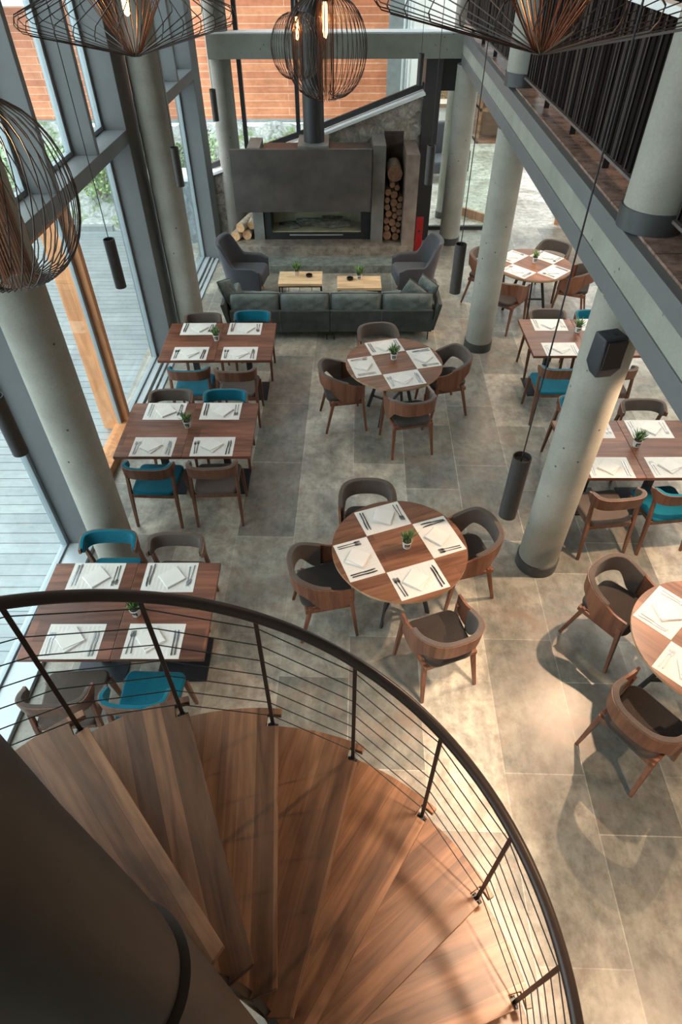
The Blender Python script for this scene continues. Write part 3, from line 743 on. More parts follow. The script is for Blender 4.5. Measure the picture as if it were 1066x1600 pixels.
fp_part('niche_back', M['niche'], (0.765, 1.10, 12.08, 12.14, 0.30, 1.9))
# cut logs
def log(x, y, z, r, L, lab, dark=True, ry=0.0, group='firewood stacked in the niche'):
    n_ = 18; m = MB(); rg = random.Random(int(x * 1000 + z * 77))
    wob = [1 + rg.uniform(-0.05, 0.05) for _ in range(n_)]
    vs = [(r * wob[k] * math.cos(2 * PI * k / n_), yy, r * wob[k] * math.sin(2 * PI * k / n_)) for yy in (0, L) for k in range(n_)]
    m.cur = 0; m._add(vs, [(k, (k + 1) % n_, n_ + (k + 1) % n_, n_ + k) for k in range(n_)])
    m.cur = 1; m._add([(p[0] * 1, -0.001, p[2]) for p in vs[:n_]], [tuple(range(n_))]); m._add([(p[0], L + 0.001, p[2]) for p in vs[:n_]], [tuple(range(n_))])
    o = m.build('firewood_log', [M['bark'] if dark else M['bark_pale'], M['cut_shaded'] if dark else M['cut']], smooth='auto')
    o.location = (x, y, z); o.rotation_euler = (0, 0, ry)
    tag(o, lab, 'log', group); return o
# niche: photo circles -> plane y = 11.43
niche = [(0.85, 0.40, 0.075), (1.00, 0.375, 0.060), (0.965, 0.51, 0.050), (0.84, 0.53, 0.048), (1.05, 0.475, 0.035), (0.93, 0.625, 0.060), (1.035, 0.59, 0.045), (0.825, 0.65, 0.050),
         (0.97, 0.735, 0.045), (1.055, 0.69, 0.040), (0.86, 0.77, 0.055), (1.045, 0.80, 0.055), (0.955, 0.845, 0.040), (0.83, 0.88, 0.050), (1.04, 0.905, 0.048), (0.94, 0.955, 0.062),
         (0.825, 0.995, 0.045), (1.05, 1.02, 0.045), (0.94, 1.085, 0.060), (0.835, 1.125, 0.055), (0.985, 1.20, 0.045), (0.90, 1.245, 0.045)]
pl = ['lowest row at the left', 'lowest row at the right', 'just above the lowest pair', 'above the biggest bottom log', 'squeezed at the right edge near the bottom']
for i, (x, z, r) in enumerate(niche):
    side = 'left' if x < 0.88 else ('right' if x > 1.0 else 'middle')
    log(x, 11.47, z, r, 0.5, 'cut log end in the stone niche, %s side, row %s from the bottom' % (side, ['one', 'two', 'three', 'four', 'five', 'six', 'seven', 'eight', 'nine'][min(8, int((z - 0.3) / 0.115))]))
log(0.935, 11.47, 1.415, 0.125, 0.5, 'biggest round cut log on top of the stack in the niche')
log(-1.90, 11.50, 0.385, 0.085, 0.55, 'pale firewood log at bottom left of the small pile on the hearth', False, -0.28, 'small log pile on the hearth')
log(-1.70, 11.55, 0.385, 0.085, 0.55, 'pale firewood log at bottom right of the small pile on the hearth', False, -0.05, 'small log pile on the hearth')
log(-1.80, 11.50, 0.53, 0.080, 0.55, 'pale firewood log on top of the small pile on the hearth', False, -0.28, 'small log pile on the hearth')
log(-1.61, 11.62, 0.53, 0.070, 0.55, 'thin firewood log tucked beside the pillar on the hearth', False, -0.02, 'small log pile on the hearth')
# red stand beside the fireplace
rs = thing('red_stand', 'narrow red upright stand with round dark hole right of the fireplace', 'stand', (1.45, 11.72, 0))
MB().box(-0.065, 0.065, -0.05, 0.05, 0.0, 0.62).build('body', M['red'], rs, bevel=0.004)
m = MB(); m.lathe([(0.022, 0), (0.022, 0.006)], 20, mtx=Matrix.Rotation(PI / 2, 4, 'X'), c=(0.0, -0.05, 0.40)); m.build('hole', M['black'], rs)

# ================================================================== FURNITURE MAKERS
def bent(fn_outer, fn_inner, U, V):
    return [[fn_outer(u, v) for u in U] for v in V], [[fn_inner(u, v) for u in U] for v in V]
def superU(a, w, d, e=2.6):
    """plan of a U shaped shell; a in [-1,1], a=0 is the back centre, |a|=1 the arm fronts"""
    ang = a * PI / 2 * 1.0
    s_, c_ = math.sin(ang), math.cos(ang)
    x = w * math.copysign(abs(s_) ** (2 / e), s_); y = -d * abs(c_) ** (2 / e)
    return x, y
def u_path(t, w, d, arm, e=2.6):
    """t in [-1,1]; the outer part runs straight forward as the arm"""
    ta = 0.62
    if abs(t) <= ta:
        return superU(t / ta, w, d, e)
    f = (abs(t) - ta) / (1 - ta)
    return (math.copysign(w * (1 - 0.03 * f), t), arm * f)
def rounded_slab(w, d, z0, z1, r=0.06, back=1.0, n=5, name='seat', mat=None, parent=None, bevel=0.016, yo=0.0, puff=0.0):
    pts = []
    for (sx, sy) in ((1, 1), (-1, 1), (-1, -1), (1, -1)):
        ww = w / 2 * (back if sy < 0 else 1)
        cx_, cy_ = sx * (ww - r), sy * (d / 2 - r)
        a0 = {(1, 1): 0, (-1, 1): PI / 2, (-1, -1): PI, (1, -1): 1.5 * PI}[(sx, sy)]
        for k in range(n + 1):
            a = a0 + PI / 2 * k / n; pts.append((cx_ + r * math.cos(a), cy_ + r * math.sin(a) + yo))
    return MB().prism(pts, z0, z1).build(name, mat, parent, bevel=bevel, smooth='auto', seg=3)

def make_armchair(seatm, padm, woodm):
    t = thing('armchair', 'x', 'chair')
    w_, d_ = 0.275, 0.285
    U = [-1 + 2 * i / 56 for i in range(57)]
    def top(u):
        a = abs(u); return 0.655 + 0.125 * (1 - smoothstep(0.30, 0.86, a))
    def bot(u):
        a = abs(u); return 0.615 - 0.175 * smoothstep(0.34, 0.62, a) + 0.05 * smoothstep(0.8, 1.0, a)
    def lean(u, z): return 1 + 0.16 * (z - 0.6) * (1 - smoothstep(0.45, 0.7, abs(u))) - 0.10 * max(0, 0.6 - z)
    def P(off):
        def f(u, v):
            z = bot(u) + (top(u) - bot(u)) * v; x, y = u_path(u, w_ - off, d_ - off, 0.215); L = lean(u, z)
            return (x * L, y * (L + 0.10 * (z - 0.6)) if y < 0 else y, z)
        return f
    V = [i / 5 for i in range(6)]
    o_, i_ = bent(P(0.0), P(0.020), U, V)
    MB().shell(o_, i_).build('shell', woodm, t, smooth='auto')
    # upholstery wraps the inside and the rim of the back
    U2 = [-0.66 + 1.32 * i / 40 for i in range(41)]
    def P2(off, lift):
        def f(u, v):
            z0, z1 = bot(u) + 0.004, top(u) + 0.006; z = z0 + (z1 - z0) * v + lift
            x, y = u_path(u, w_ - off, d_ - off, 0.215); L = lean(u, z); return (x * L, y * (L + 0.10 * (z - 0.6)) if y < 0 else y, z)
        return f
    o_, i_ = bent(P2(0.004, 0.0), P2(0.045, 0.0), U2, V)
    MB().shell(o_, i_).build('backrest_pad', padm, t, smooth='auto', bevel=0.006)
    rounded_slab(0.475, 0.46, 0.425, 0.475, 0.09, 0.86, name='seat', mat=seatm, parent=t, yo=0.0)
    m = MB(); m.box(-0.215, 0.215, -0.20, -0.17, 0.385, 0.43); m.box(-0.215, 0.215, 0.16, 0.19, 0.385, 0.43)
    m.box(-0.235, -0.205, -0.2, 0.19, 0.385, 0.43); m.box(0.205, 0.235, -0.2, 0.19, 0.385, 0.43)
    m.build('seat_frame', woodm, t, bevel=0.004)
    for sx in (-1, 1):
        MB().beam((sx * 0.252, 0.185, 0.56), (sx * 0.275, 0.245, 0.0), 0.045, 0.036, up=(0, 1, 0), w1=0.026, h1=0.026).build('leg', woodm, t, bevel=0.004)
        MB().beam((sx * 0.213, -0.150, 0.445), (sx * 0.245, -0.255, 0.0), 0.045, 0.036, up=(0, 1, 0), w1=0.026, h1=0.026).build('leg', woodm, t, bevel=0.004)
    return t
def make_chair(seatm, woodm):
    t = thing('dining_chair', 'x', 'chair')
    rounded_slab(0.465, 0.455, 0.430, 0.472, 0.06, 0.92, name='seat', mat=seatm, parent=t, yo=0.01)
    m = MB(); m.box(-0.205, 0.205, -0.205, -0.18, 0.385, 0.43); m.box(-0.205, 0.205, 0.175, 0.2, 0.385, 0.43)
    m.box(-0.215, -0.19, -0.2, 0.2, 0.385, 0.43); m.box(0.19, 0.215, -0.2, 0.2, 0.385, 0.43)
    m.build('seat_frame', woodm, t, bevel=0.004)
    U = [-1 + 2 * i / 40 for i in range(41)]
    def path(u, off):
        ta = 0.72
        if abs(u) <= ta:
            x, y = superU(u / ta, 0.25 - off, 0.135 - off, 3.0); return x, y - 0.12
        f = (abs(u) - ta) / (1 - ta); return math.copysign(0.25 - off - 0.004 * f, u), -0.12 + 0.075 * f
    def P(off, grow=0.0):
        def f(u, v):
            a = abs(u)
            zt = 0.800 - 0.045 * smoothstep(0.6, 1.0, a); zb = 0.672 + 0.038 * smoothstep(0.6, 1.0, a)
            z = zb - grow + (zt - zb + 2 * grow) * v; x, y = path(u, off); return (x, y - 0.10 * (z - 0.72), z)
        return f
    V = [i / 4 for i in range(5)]
    o_, i_ = bent(P(0.0), P(0.020), U, V)
    MB().shell(o_, i_).build('backrest', woodm, t, smooth='auto')
    U2 = [u * 0.93 for u in U]
    o_, i_ = bent(P(0.010, 0.003), P(0.040, 0.003), U2, V)
    MB().shell(o_, i_).build('backrest_pad', seatm, t, smooth='auto', bevel=0.004)
    for sx in (-1, 1):
        MB().beam((sx * 0.232, 0.165, 0.44), (sx * 0.236, 0.225, 0.0), 0.040, 0.034, up=(0, 1, 0), w1=0.026, h1=0.026).build('leg', woodm, t, bevel=0.004)
        m = MB(); m.beam((sx * 0.232, -0.135, 0.715), (sx * 0.232, -0.185, 0.42), 0.026, 0.034, up=(0, 1, 0), w1=0.034, h1=0.040); m.beam((sx * 0.232, -0.185, 0.43), (sx * 0.236, -0.245, 0.0), 0.034, 0.040, up=(0, 1, 0), w1=0.026, h1=0.026)
        m.build('leg', woodm, t, bevel=0.004)
    return t
def make_round_table():
    t = thing('round_table', 'x', 'table')
    R = 0.583
    m = MB(); m.cur = 0; n_ = 96
    m.lathe([(R, 0.752), (R, 0.7525)], n_, cap0=False); m.cur = 1
    m.lathe([(R - 0.03, 0.705), (R - 0.004, 0.722), (R, 0.730), (R, 0.752)], n_, cap1=False)
    m.build('tabletop', [M['table_round'], M['table_edge']], t)
    for a in (PI / 4, 3 * PI / 4, 5 * PI / 4, 7 * PI / 4):
        c, s_ = math.cos(a), math.sin(a)
        MB().beam((c * 0.14, s_ * 0.14, 0.705), (c * 0.33, s_ * 0.33, 0.0), 0.040, 0.020, up=(-s_, c, 0)).build('leg', M['black'], t, bevel=0.002)
    m = MB()
    for a in (PI / 4, 3 * PI / 4):
        c, s_ = math.cos(a), math.sin(a); m.beam((c * 0.28, s_ * 0.28, 0.19), (-c * 0.28, -s_ * 0.28, 0.19), 0.03, 0.02); m.beam((c * 0.28, s_ * 0.28, 0.695), (-c * 0.28, -s_ * 0.28, 0.695), 0.03, 0.02)
    m.build('cross_brace', M['black'], t, bevel=0.002)
    return t
def make_rect_table():
    t = thing('dining_table', 'x', 'table')
    MB().box(-0.3452, 0.3452, -0.465, 0.465, 0.717, 0.752).build('tabletop', M['table'], t, bevel=0.004)
    MB().box(-0.035, 0.035, -0.035, 0.035, 0.012, 0.70).build('pedestal', M['black'], t, bevel=0.003)
    MB().box(-0.215, 0.215, -0.215, 0.215, 0.0, 0.012).build('base_plate', M['base_plate'], t, bevel=0.003)
    MB().box(-0.16, 0.16, -0.16, 0.16, 0.70, 0.717).build('support_plate', M['black'], t)
    return t
MAKE = {}
MAKE['arm'] = Maker(lambda: make_armchair(M['fab_dark'], M['fab_grey'], M['chair']))
MAKE['teal'] = Maker(lambda: make_chair(M['fab_teal'], M['chair_side']))
MAKE['grey'] = Maker(lambda: make_chair(M['fab_grey'], M['chair_side']))
MAKE['round'] = Maker(make_round_table)
MAKE['rect'] = Maker(make_rect_table)

# place settings -------------------------------------------------------------
def mesh_obj(mb, name, mat, **kw):
    o = mb.build(name, mat, **kw); return o
def proto_mat():
    rows = [[(-0.215 + 0.43 * i / 43, -0.155 + 0.31 * j / 31, 0.0022 + 0.0007 * math.sin(i * 1.9) * (1 if 2 < j < 29 else 0.2)) for i in range(44)] for j in range(32)]
    inner_ = [[(p[0], p[1], 0.0) for p in r] for r in rows]
    return MB().shell(rows, inner_).build('placemat', M['linen'])
def proto_napkin():
    m = MB(); m.box(-0.085, 0.085, -0.085, 0.085, 0.0, 0.005); m.box(-0.085, 0.082, -0.080, 0.085, 0.006, 0.011)
    # top fold, slightly skewed
    m.prism([(-0.085, -0.05), (0.075, -0.083), (0.086, 0.08), (-0.080, 0.086)], 0.0115, 0.016)
    return m.build('napkin', M['napkin'], bevel=0.002)
def proto_fork():
    m = MB(); z = 0.002
    m.prism([(-0.0045, -0.10), (0.0045, -0.10), (0.0026, 0.02), (0.0026, 0.045), (-0.0026, 0.045), (-0.0026, 0.02)], z, z + 0.002)
    m.prism([(-0.003, 0.045), (0.003, 0.045), (0.0115, 0.060), (0.0115, 0.070), (-0.0115, 0.070), (-0.0115, 0.060)], z, z + 0.002)
    for k in range(4):
        x = -0.010 + k * 0.0062; m.prism([(x - 0.0014, 0.070), (x + 0.0026, 0.070), (x + 0.0016, 0.106), (x + 0.0, 0.106)], z, z + 0.002)
    return m.build('fork', M['cutlery'])
def proto_knife():
    m = MB(); z = 0.002
    m.prism([(-0.0055, -0.11), (0.0055, -0.11), (0.0045, -0.005), (-0.0045, -0.005)], z, z + 0.004)
    m.prism([(-0.0045, -0.005), (0.0045, -0.005), (0.0095, 0.02), (0.0095, 0.075), (0.003, 0.11), (-0.004, 0.112), (-0.0045, 0.09)], z, z + 0.0018)
    return m.build('knife', M['cutlery'])
PROTO = {'placemat': [proto_mat, None], 'napkin': [proto_napkin, None], 'fork': [proto_fork, None], 'knife': [proto_knife, None]}
def inst(kind, loc, rz, label, cat, group):
    fn, p = PROTO[kind]
    if p is None: o = fn(); PROTO[kind][1] = o
    else: o = p.copy(); COL.objects.link(o)
    o.location = loc; o.rotation_euler = (0, 0, rz); tag(o, label, cat, group); return o
rgs = random.Random(21)
def setting(x, y, out, where, tname):
    """out = angle of the direction from the table to the diner"""
    rz = out + PI / 2           # local +y looks to the table centre
    c, s_ = math.cos(rz), math.sin(rz)
    def W(u, v): return (x + u * c - v * s_, y + u * s_ + v * c)
    inst('placemat', (x, y, 0.7525), rz + rgs.uniform(-0.012, 0.012), 'white placemat, %s of the %s' % (where, tname), 'placemat', 'white placemats')
    p = W(-0.01 + rgs.uniform(-0.012, 0.012), rgs.uniform(-0.012, 0.012))
    inst('napkin', (*p, 0.7563), rz + PI / 4 + rgs.uniform(-0.2, 0.2), 'folded napkin, %s of the %s' % (where, tname), 'napkin', 'folded white napkins')
    for nm, u in (('outer', -0.180), ('inner', -0.155)):
        p = W(u, -0.02 + rgs.uniform(-0.01, 0.01)); inst('fork', (*p, 0.7550), rz + rgs.uniform(-0.09, 0.09), '%s silver fork, %s of the %s' % (nm, where, tname), 'fork', 'silver forks')
    for nm, u in (('outer', 0.175), ('inner', 0.150)):
        p = W(u, -0.02 + rgs.uniform(-0.01, 0.01)); inst('knife', (*p, 0.7550), rz + rgs.uniform(-0.07, 0.07), '%s silver knife, %s of the %s' % (nm, where, tname), 'knife', 'silver knives')

# potted succulents -----------------------------------------------------------
LETTER = {}
def plant(x, y, z, label, seed, rz=0.0, h=1.0, sand=False, lab=True, light_=0.4, text='05'):
    rg = random.Random(seed)
    t = thing('potted_succulent', label, 'plant', (x, y, z), rz, 'small potted plants')
    MB().lathe([(0.032, 0.0), (0.042, 0.075), (0.0435, 0.078), (0.040, 0.078), (0.038, 0.068)], 28, cap1=False).build('pot', M['pot_sand'] if sand else M['pot'], t, smooth='auto')
    MB().lathe([(0.038, 0.062), (0.038, 0.0685)], 20).build('soil', M['soil'], t)
    if lab:
        ro, ri = [], []
        for j in range(5):
            zz = 0.018 + 0.042 * j / 4; r = 0.032 + 0.010 * zz / 0.075 + 0.0008
            ro.append([((r + 0.0006) * math.sin(a), -(r + 0.0006) * math.cos(a), zz) for a in [(-0.62 + 1.24 * i / 12) for i in range(13)]])
            ri.append([(r * math.sin(a) * 0.98, -r * math.cos(a) * 0.98, zz) for a in [(-0.62 + 1.24 * i / 12) for i in range(13)]])
        pt = MB().shell(ro, ri).build('pot_label', M['black'], t, smooth='auto')
        pt['label'] = 'black square label with white figures'
        cu = bpy.data.curves.new('lettering', 'FONT'); cu.body = text; cu.size = 0.030; cu.align_x = 'CENTER'; cu.extrude = 0.0004; cu.resolution_u = 3
        if text not in LETTER:
            tmp = bpy.data.objects.new('lettering', cu); COL.objects.link(tmp)
            dg = bpy.context.evaluated_depsgraph_get(); dg.update()
            LETTER[text] = bpy.data.meshes.new_from_object(tmp.evaluated_get(dg)); bpy.data.objects.remove(tmp)
            LETTER[text].materials.clear(); LETTER[text].materials.append(M['white_ink'])
        fo = bpy.data.objects.new('lettering', LETTER[text]); COL.objects.link(fo); fo.parent = pt
        fo.location = (0, -0.0405, 0.029); fo.rotation_euler = (PI / 2 - 0.13, 0, 0)
    for nm, mt, cnt, tilt, ln in (('leaves', 'succ', 60, 1.0, 0.100 * h), ('pale_leaves', 'succ_light', int(50 * light_), 1.1, 0.08 * h)):
        m = MB()
        for i in range(cnt):
            a = rg.uniform(0, 2 * PI); el = rg.uniform(0.15, tilt) ; L = ln * rg.uniform(0.55, 1.15); wd = 0.0065 * rg.uniform(0.8, 1.3)
            b = Vector((math.cos(a) * rg.uniform(0, 0.024), math.sin(a) * rg.uniform(0, 0.024), 0.066 + rg.uniform(0, 0.035) * h))
            a2 = a + rg.uniform(-0.5, 0.5); d = Vector((math.cos(a2) * math.sin(el), math.sin(a2) * math.sin(el), math.cos(el))); sd = Vector((-math.sin(a2), math.cos(a2), 0)) * wd; nn = d.cross(sd.normalized()) * 0.0022
            mid = b + d * L * 0.55; tip = b + d * L + Vector((0, 0, 0.006))
            m._add([b, mid + sd, mid + nn, mid - sd, mid - nn, tip], [(0, 1, 2), (0, 2, 3), (0, 3, 4), (0, 4, 1), (5, 2, 1), (5, 3, 2), (5, 4, 3), (5, 1, 4)])
        o = m.build(nm, M[mt], t, smooth=True)
    return t

# ---- window side rows --------------------------------------------------------
def rect_set(cx, cy, name, chairs, plant_xy, seed, seats=('BL', 'BR', 'FL', 'FR'), half=('window-side', 'aisle-side'), dy=0.308, dx=0.305):
    for s_, nm in ((-1, half[0]), (1, half[1])):
        MAKE['rect']((cx + s_ * 0.346, cy, 0), 0, 'dark wood table, %s half of the %s' % (nm, name), 'dark wood tables joined in pairs')
    W_ = {'BL': 'back left', 'BR': 'back right', 'FL': 'front left', 'FR': 'front right'}
    for k in seats:
        sx = -1 if k[1] == 'L' else 1; sy = 1 if k[0] == 'B' else -1
        setting(cx + sx * dx - 0.012, cy + sy * dy, PI / 2 * sy, W_[k], name)
    for (k, kind, x, y, rz) in chairs:
        colr = 'teal-cushioned' if kind == 'teal' else 'taupe-cushioned'
        MAKE[kind]((x, y, 0), rz, '%s chair at the %s of the %s' % (colr, W_[k], name), 'side chairs at the joined tables')
    plant(*plant_xy, 0.7525, 'small potted succulent on the %s' % name, seed)
rect_set(-1.705, 2.93, 'window-side table behind the stair handrail', [('BL', 'teal', -2.015, 3.49, PI), ('BR', 'grey', -1.43, 3.45, PI - 0.03), ('FL', 'grey', -2.02, 2.31, 0.06), ('FR', 'teal', -1.44, 2.30, -0.04)], (-1.60, 2.87), 1)
rect_set(-1.60, 5.26, 'middle window-side table', [('BL', 'grey', -1.90, 5.68, PI), ('BR', 'teal', -1.29, 5.68, PI), ('FL', 'teal', -1.90, 4.78, -0.05), ('FR', 'grey', -1.28, 4.79, 0.03)], (-1.62, 5.29), 2)
rect_set(-1.535, 7.085, 'window-side table nearest the sofa', [('BL', 'grey', -1.825, 7.50, PI), ('BR', 'teal', -1.175, 7.56, PI), ('FL', 'teal', -1.81, 6.54, 0.0), ('FR', 'grey', -1.25, 6.52, 0.0)], (-1.57, 7.11), 3)
rect_set(2.95, 4.915, 'table under the gallery behind the big column', [('BL', 'teal', 2.66, 5.55, PI + 0.05), ('BR', 'grey', 3.31, 5.46, PI), ('FL', 'grey', 2.58, 4.34, 0.12), ('FR', 'teal', 3.19, 4.40, 0.12)], (3.01, 4.94), 4, half=('column-side', 'far right'))
rect_set(3.055, 7.165, 'second table under the gallery', [('BL', 'grey', 2.77, 7.58, PI), ('BR', 'teal', 3.38, 7.55, PI), ('FL', 'teal', 2.62, 6.55, 0.0), ('FR', 'grey', 3.27, 6.53, 0.0)], (3.06, 7.29), 5, half=('column-side', 'far right'))
# ---- round tables ------------------------------------------------------------
def round_set(cx, cy, phi, name, chairs, pxy, seed, names):
    MAKE['round']((cx, cy, 0), phi, 'wooden %s with black steel legs' % name, 'round tables')
    for k in range(4):
        a = phi + PI / 2 * k
        setting(cx + 0.377 * math.cos(a), cy + 0.377 * math.sin(a), a, names[k], name)
    for x, y, hd, where in chairs:
        MAKE['arm']((x, y, 0), math.radians(hd) - PI / 2, 'walnut shell armchair, %s of the %s' % (where, name), 'armchairs at the round tables')
    plant(*pxy, 0.7525, 'small potted succulent on the %s' % name, seed)
round_set(0.503, 3.56, math.radians(20), 'round table nearest the stair', [(0.25, 4.14, -90, 'back'), (-0.155, 3.395, 12, 'left'), (1.12, 3.755, 196, 'right'), (0.805, 2.84, 110, 'front')], (0.565, 3.57), 6, ['right', 'back', 'left', 'front'])
round_set(0.647, 6.56, math.radians(15), 'round table behind the sofa', [(0.50, 7.22, -81, 'back'), (0.03, 6.43, 10, 'left'), (1.30, 6.69, 195, 'right'), (0.80, 5.93, 101, 'front')], (0.645, 6.64), 7, ['right', 'back', 'left', 'front'])
round_set(2.79, 2.60, math.radians(-47), 'round table cut by the right edge', [(2.33, 3.155, -53, 'back left'), (2.195, 2.11, 36, 'front left')], (2.83, 2.62), 8, ['right', 'back', 'left', 'front'])
round_set(2.95, 9.38, math.radians(-47), 'round table farthest under the gallery', [(2.34, 9.72, -35, 'left'), (3.40, 9.98, 232, 'back right'), (3.62, 9.27, 158, 'right'), (2.49, 8.90, 50, 'front')], (2.99, 9.45), 9, ['front right', 'back right', 'back left', 'front left'])

# ================================================================== LOUNGE
def make_wing():
    t = thing('wing_armchair', 'x', 'armchair')
    U = [-1 + 2 * i / 64 for i in range(65)]
    def top(u):
        a = abs(u); return 0.58 + 0.335 * (1 - smoothstep(0.30, 0.60, a)) - 0.05 * smoothstep(0.85, 1, a)
    def P(off):
        def f(u, v):
            zt = top(u) - off * 0.25; zb = 0.205 + off * 0.3; z = zb + (zt - zb) * v
            fl = 0.84 + 0.20 * ((z - 0.2) / 0.8); back = 0.12 * max(0, z - 0.4)
            x, y = u_path(u, 0.365 - off, 0.31 - off, 0.37, 2.4)
            bk = 1 - smoothstep(0.25, 0.6, abs(u))
            return (x * (fl + 0.03), y * fl - back * bk if y < 0 else y * (0.9 + 0.1 * fl), z)
        return f
    V = [i / 12 for i in range(13)]
    o_, i_ = bent(P(0.0), P(0.065), U, V)
    MB().shell(o_, i_).build('shell', M['fab_wing'], t, smooth='auto', bevel=0.02)
    rounded_slab(0.56, 0.64, 0.25, 0.45, 0.10, 0.80, name='seat_cushion', mat=M['fab_wing'], parent=t, bevel=0.03, yo=0.06)
    rounded_slab(0.52, 0.58, 0.19, 0.25, 0.10, 0.80, name='seat_base', mat=M['fab_wing'], parent=t, bevel=0.01, yo=0.03)
    for sx in (-1, 1):
        for y0, y1 in ((0.22, 0.27), (-0.18, -0.25)):
            MB().tube([(sx * 0.2, y0, 0.20), (sx * 0.235, y1, 0.0)], [0.022, 0.012], 12).build('leg', M['leg_oak'], t, smooth='auto')
    return t
WG = Maker(make_wing)
WG((-1.60, 9.98, 0), -PI / 2 - 0.14, 'charcoal wing armchair at the left end of the lounge by the window', 'charcoal wing armchairs')
WG((1.26, 9.98, 0), PI / 2 + 0.12, 'charcoal wing armchair at the right end of the lounge', 'charcoal wing armchairs')

def coffee(x0, x1, y0, y1, label):
    cx_, cy_ = (x0 + x1) / 2, (y0 + y1) / 2; w_, d_ = (x1 - x0) / 2, (y1 - y0) / 2
    t = thing('coffee_table', label, 'coffee table', (cx_, cy_, 0), 0, 'pale coffee tables')
    MB().box(-w_, w_, -d_, d_, 0.375, 0.42).build('tabletop', M['oak'], t, bevel=0.003)
    for sx in (-1, 1):
        for sy in (-1, 1):
            MB().box(sx * (w_ - 0.02) - 0.009, sx * (w_ - 0.02) + 0.009, sy * (d_ - 0.02) - 0.009, sy * (d_ - 0.02) + 0.009, 0, 0.375).build('leg', M['black'], t)
    m = MB()
    for z in (0.03, 0.362):
        for s_ in (-1, 1):
            m.box(-w_ + 0.02, w_ - 0.02, s_ * (d_ - 0.02) - 0.007, s_ * (d_ - 0.02) + 0.007, z - 0.008, z + 0.008); m.box(s_ * (w_ - 0.02) - 0.007, s_ * (w_ - 0.02) + 0.007, -d_ + 0.02, d_ - 0.02, z - 0.008, z + 0.008)
    for k in (-0.5, -0.1, 0.35):
        m.tube([(k * w_ * 1.3, d_ - 0.02, 0.03), (k * w_ * 1.3 + 0.02, d_ - 0.02, 0.36)], 0.004, 6)
    m.build('frame', M['black'], t)
coffee(-0.985, -0.29, 9.455, 9.915, 'pale oak coffee table on black frame, left of the pair')
coffee(-0.05, 0.645, 9.30, 9.73, 'pale oak coffee table on black frame, right of the pair')
plant(-0.70, 9.76, 0.42, 'leafy plant in plain sand-coloured pot on the left coffee table', 12, h=1.5, sand=True, lab=False, light_=1.0)
plant(0.30, 9.60, 0.42, 'leafy plant in labelled pot on the right coffee table', 13, h=1.6, light_=1.0)
for x, y, lab in ((-0.50, 9.72, 'round black ashtray on the left coffee table'), (0.155, 9.60, 'round black ashtray on the right coffee table')):
    m = MB(); m.lathe([(0.045, 0.0), (0.052, 0.012), (0.052, 0.034), (0.040, 0.034), (0.034, 0.012), (0.0001, 0.010)], 24, cap1=False)
    m.box(-0.006, 0.006, -0.052, -0.038, 0.026, 0.040); m.box(-0.006, 0.006, 0.038, 0.052, 0.026, 0.040)
    o = m.build('ashtray', M['glass_black'], smooth='auto', loc=(x, y, 0.42)); tag(o, lab, 'ashtray', 'black ashtrays')

# sofa: two modules
def cushion(name, parent, w_, d_, h_, loc, rot=(0, 0, 0), mat='sofa_light', puff=0.3, seed=0, ridge=True):
    rg = random.Random(seed); N1, N2 = 22, 14
    def surf(sgn):
        rows = []
        for j in range(N2 + 1):
            r = []
            for i in range(N1 + 1):
                a, b = -1 + 2 * i / N1, -1 + 2 * j / N2
                e = (max(0, 1 - abs(a) ** 4) * max(0, 1 - abs(b) ** 4)) ** 0.5
                r.append((a * w_ / 2 * (1 - 0.02 * b * b), b * h_ / 2 * (1 - 0.03 * a * a), sgn * (d_ / 2 * (0.12 + 0.88 * e)) + 0.010 * e * math.sin(a * 9 + seed) * math.sin(b * 7 + seed * 2) + 0.004 * rg.uniform(-1, 1) * e))
            rows.append(r)
        return rows
    o = MB().shell(surf(1), surf(-1)).build(name, M[mat], parent, smooth='auto')
    o.location = loc; o.rotation_euler = rot
    if ridge:
        pts = [(-w_ / 2, -h_ / 2, 0), (w_ / 2, -h_ / 2, 0), (w_ / 2, h_ / 2, 0), (-w_ / 2, h_ / 2, 0)]
        pp = []
        for a, b in zip(pts, pts[1:] + pts[:1]):
            for k in range(8): pp.append(tuple(a[q] + (b[q] - a[q]) * k / 8 for q in range(3)))
        MB().tube(pp, 0.010, 6, closed=True).build('piping', M['sofa'], o, smooth=True)
    return o
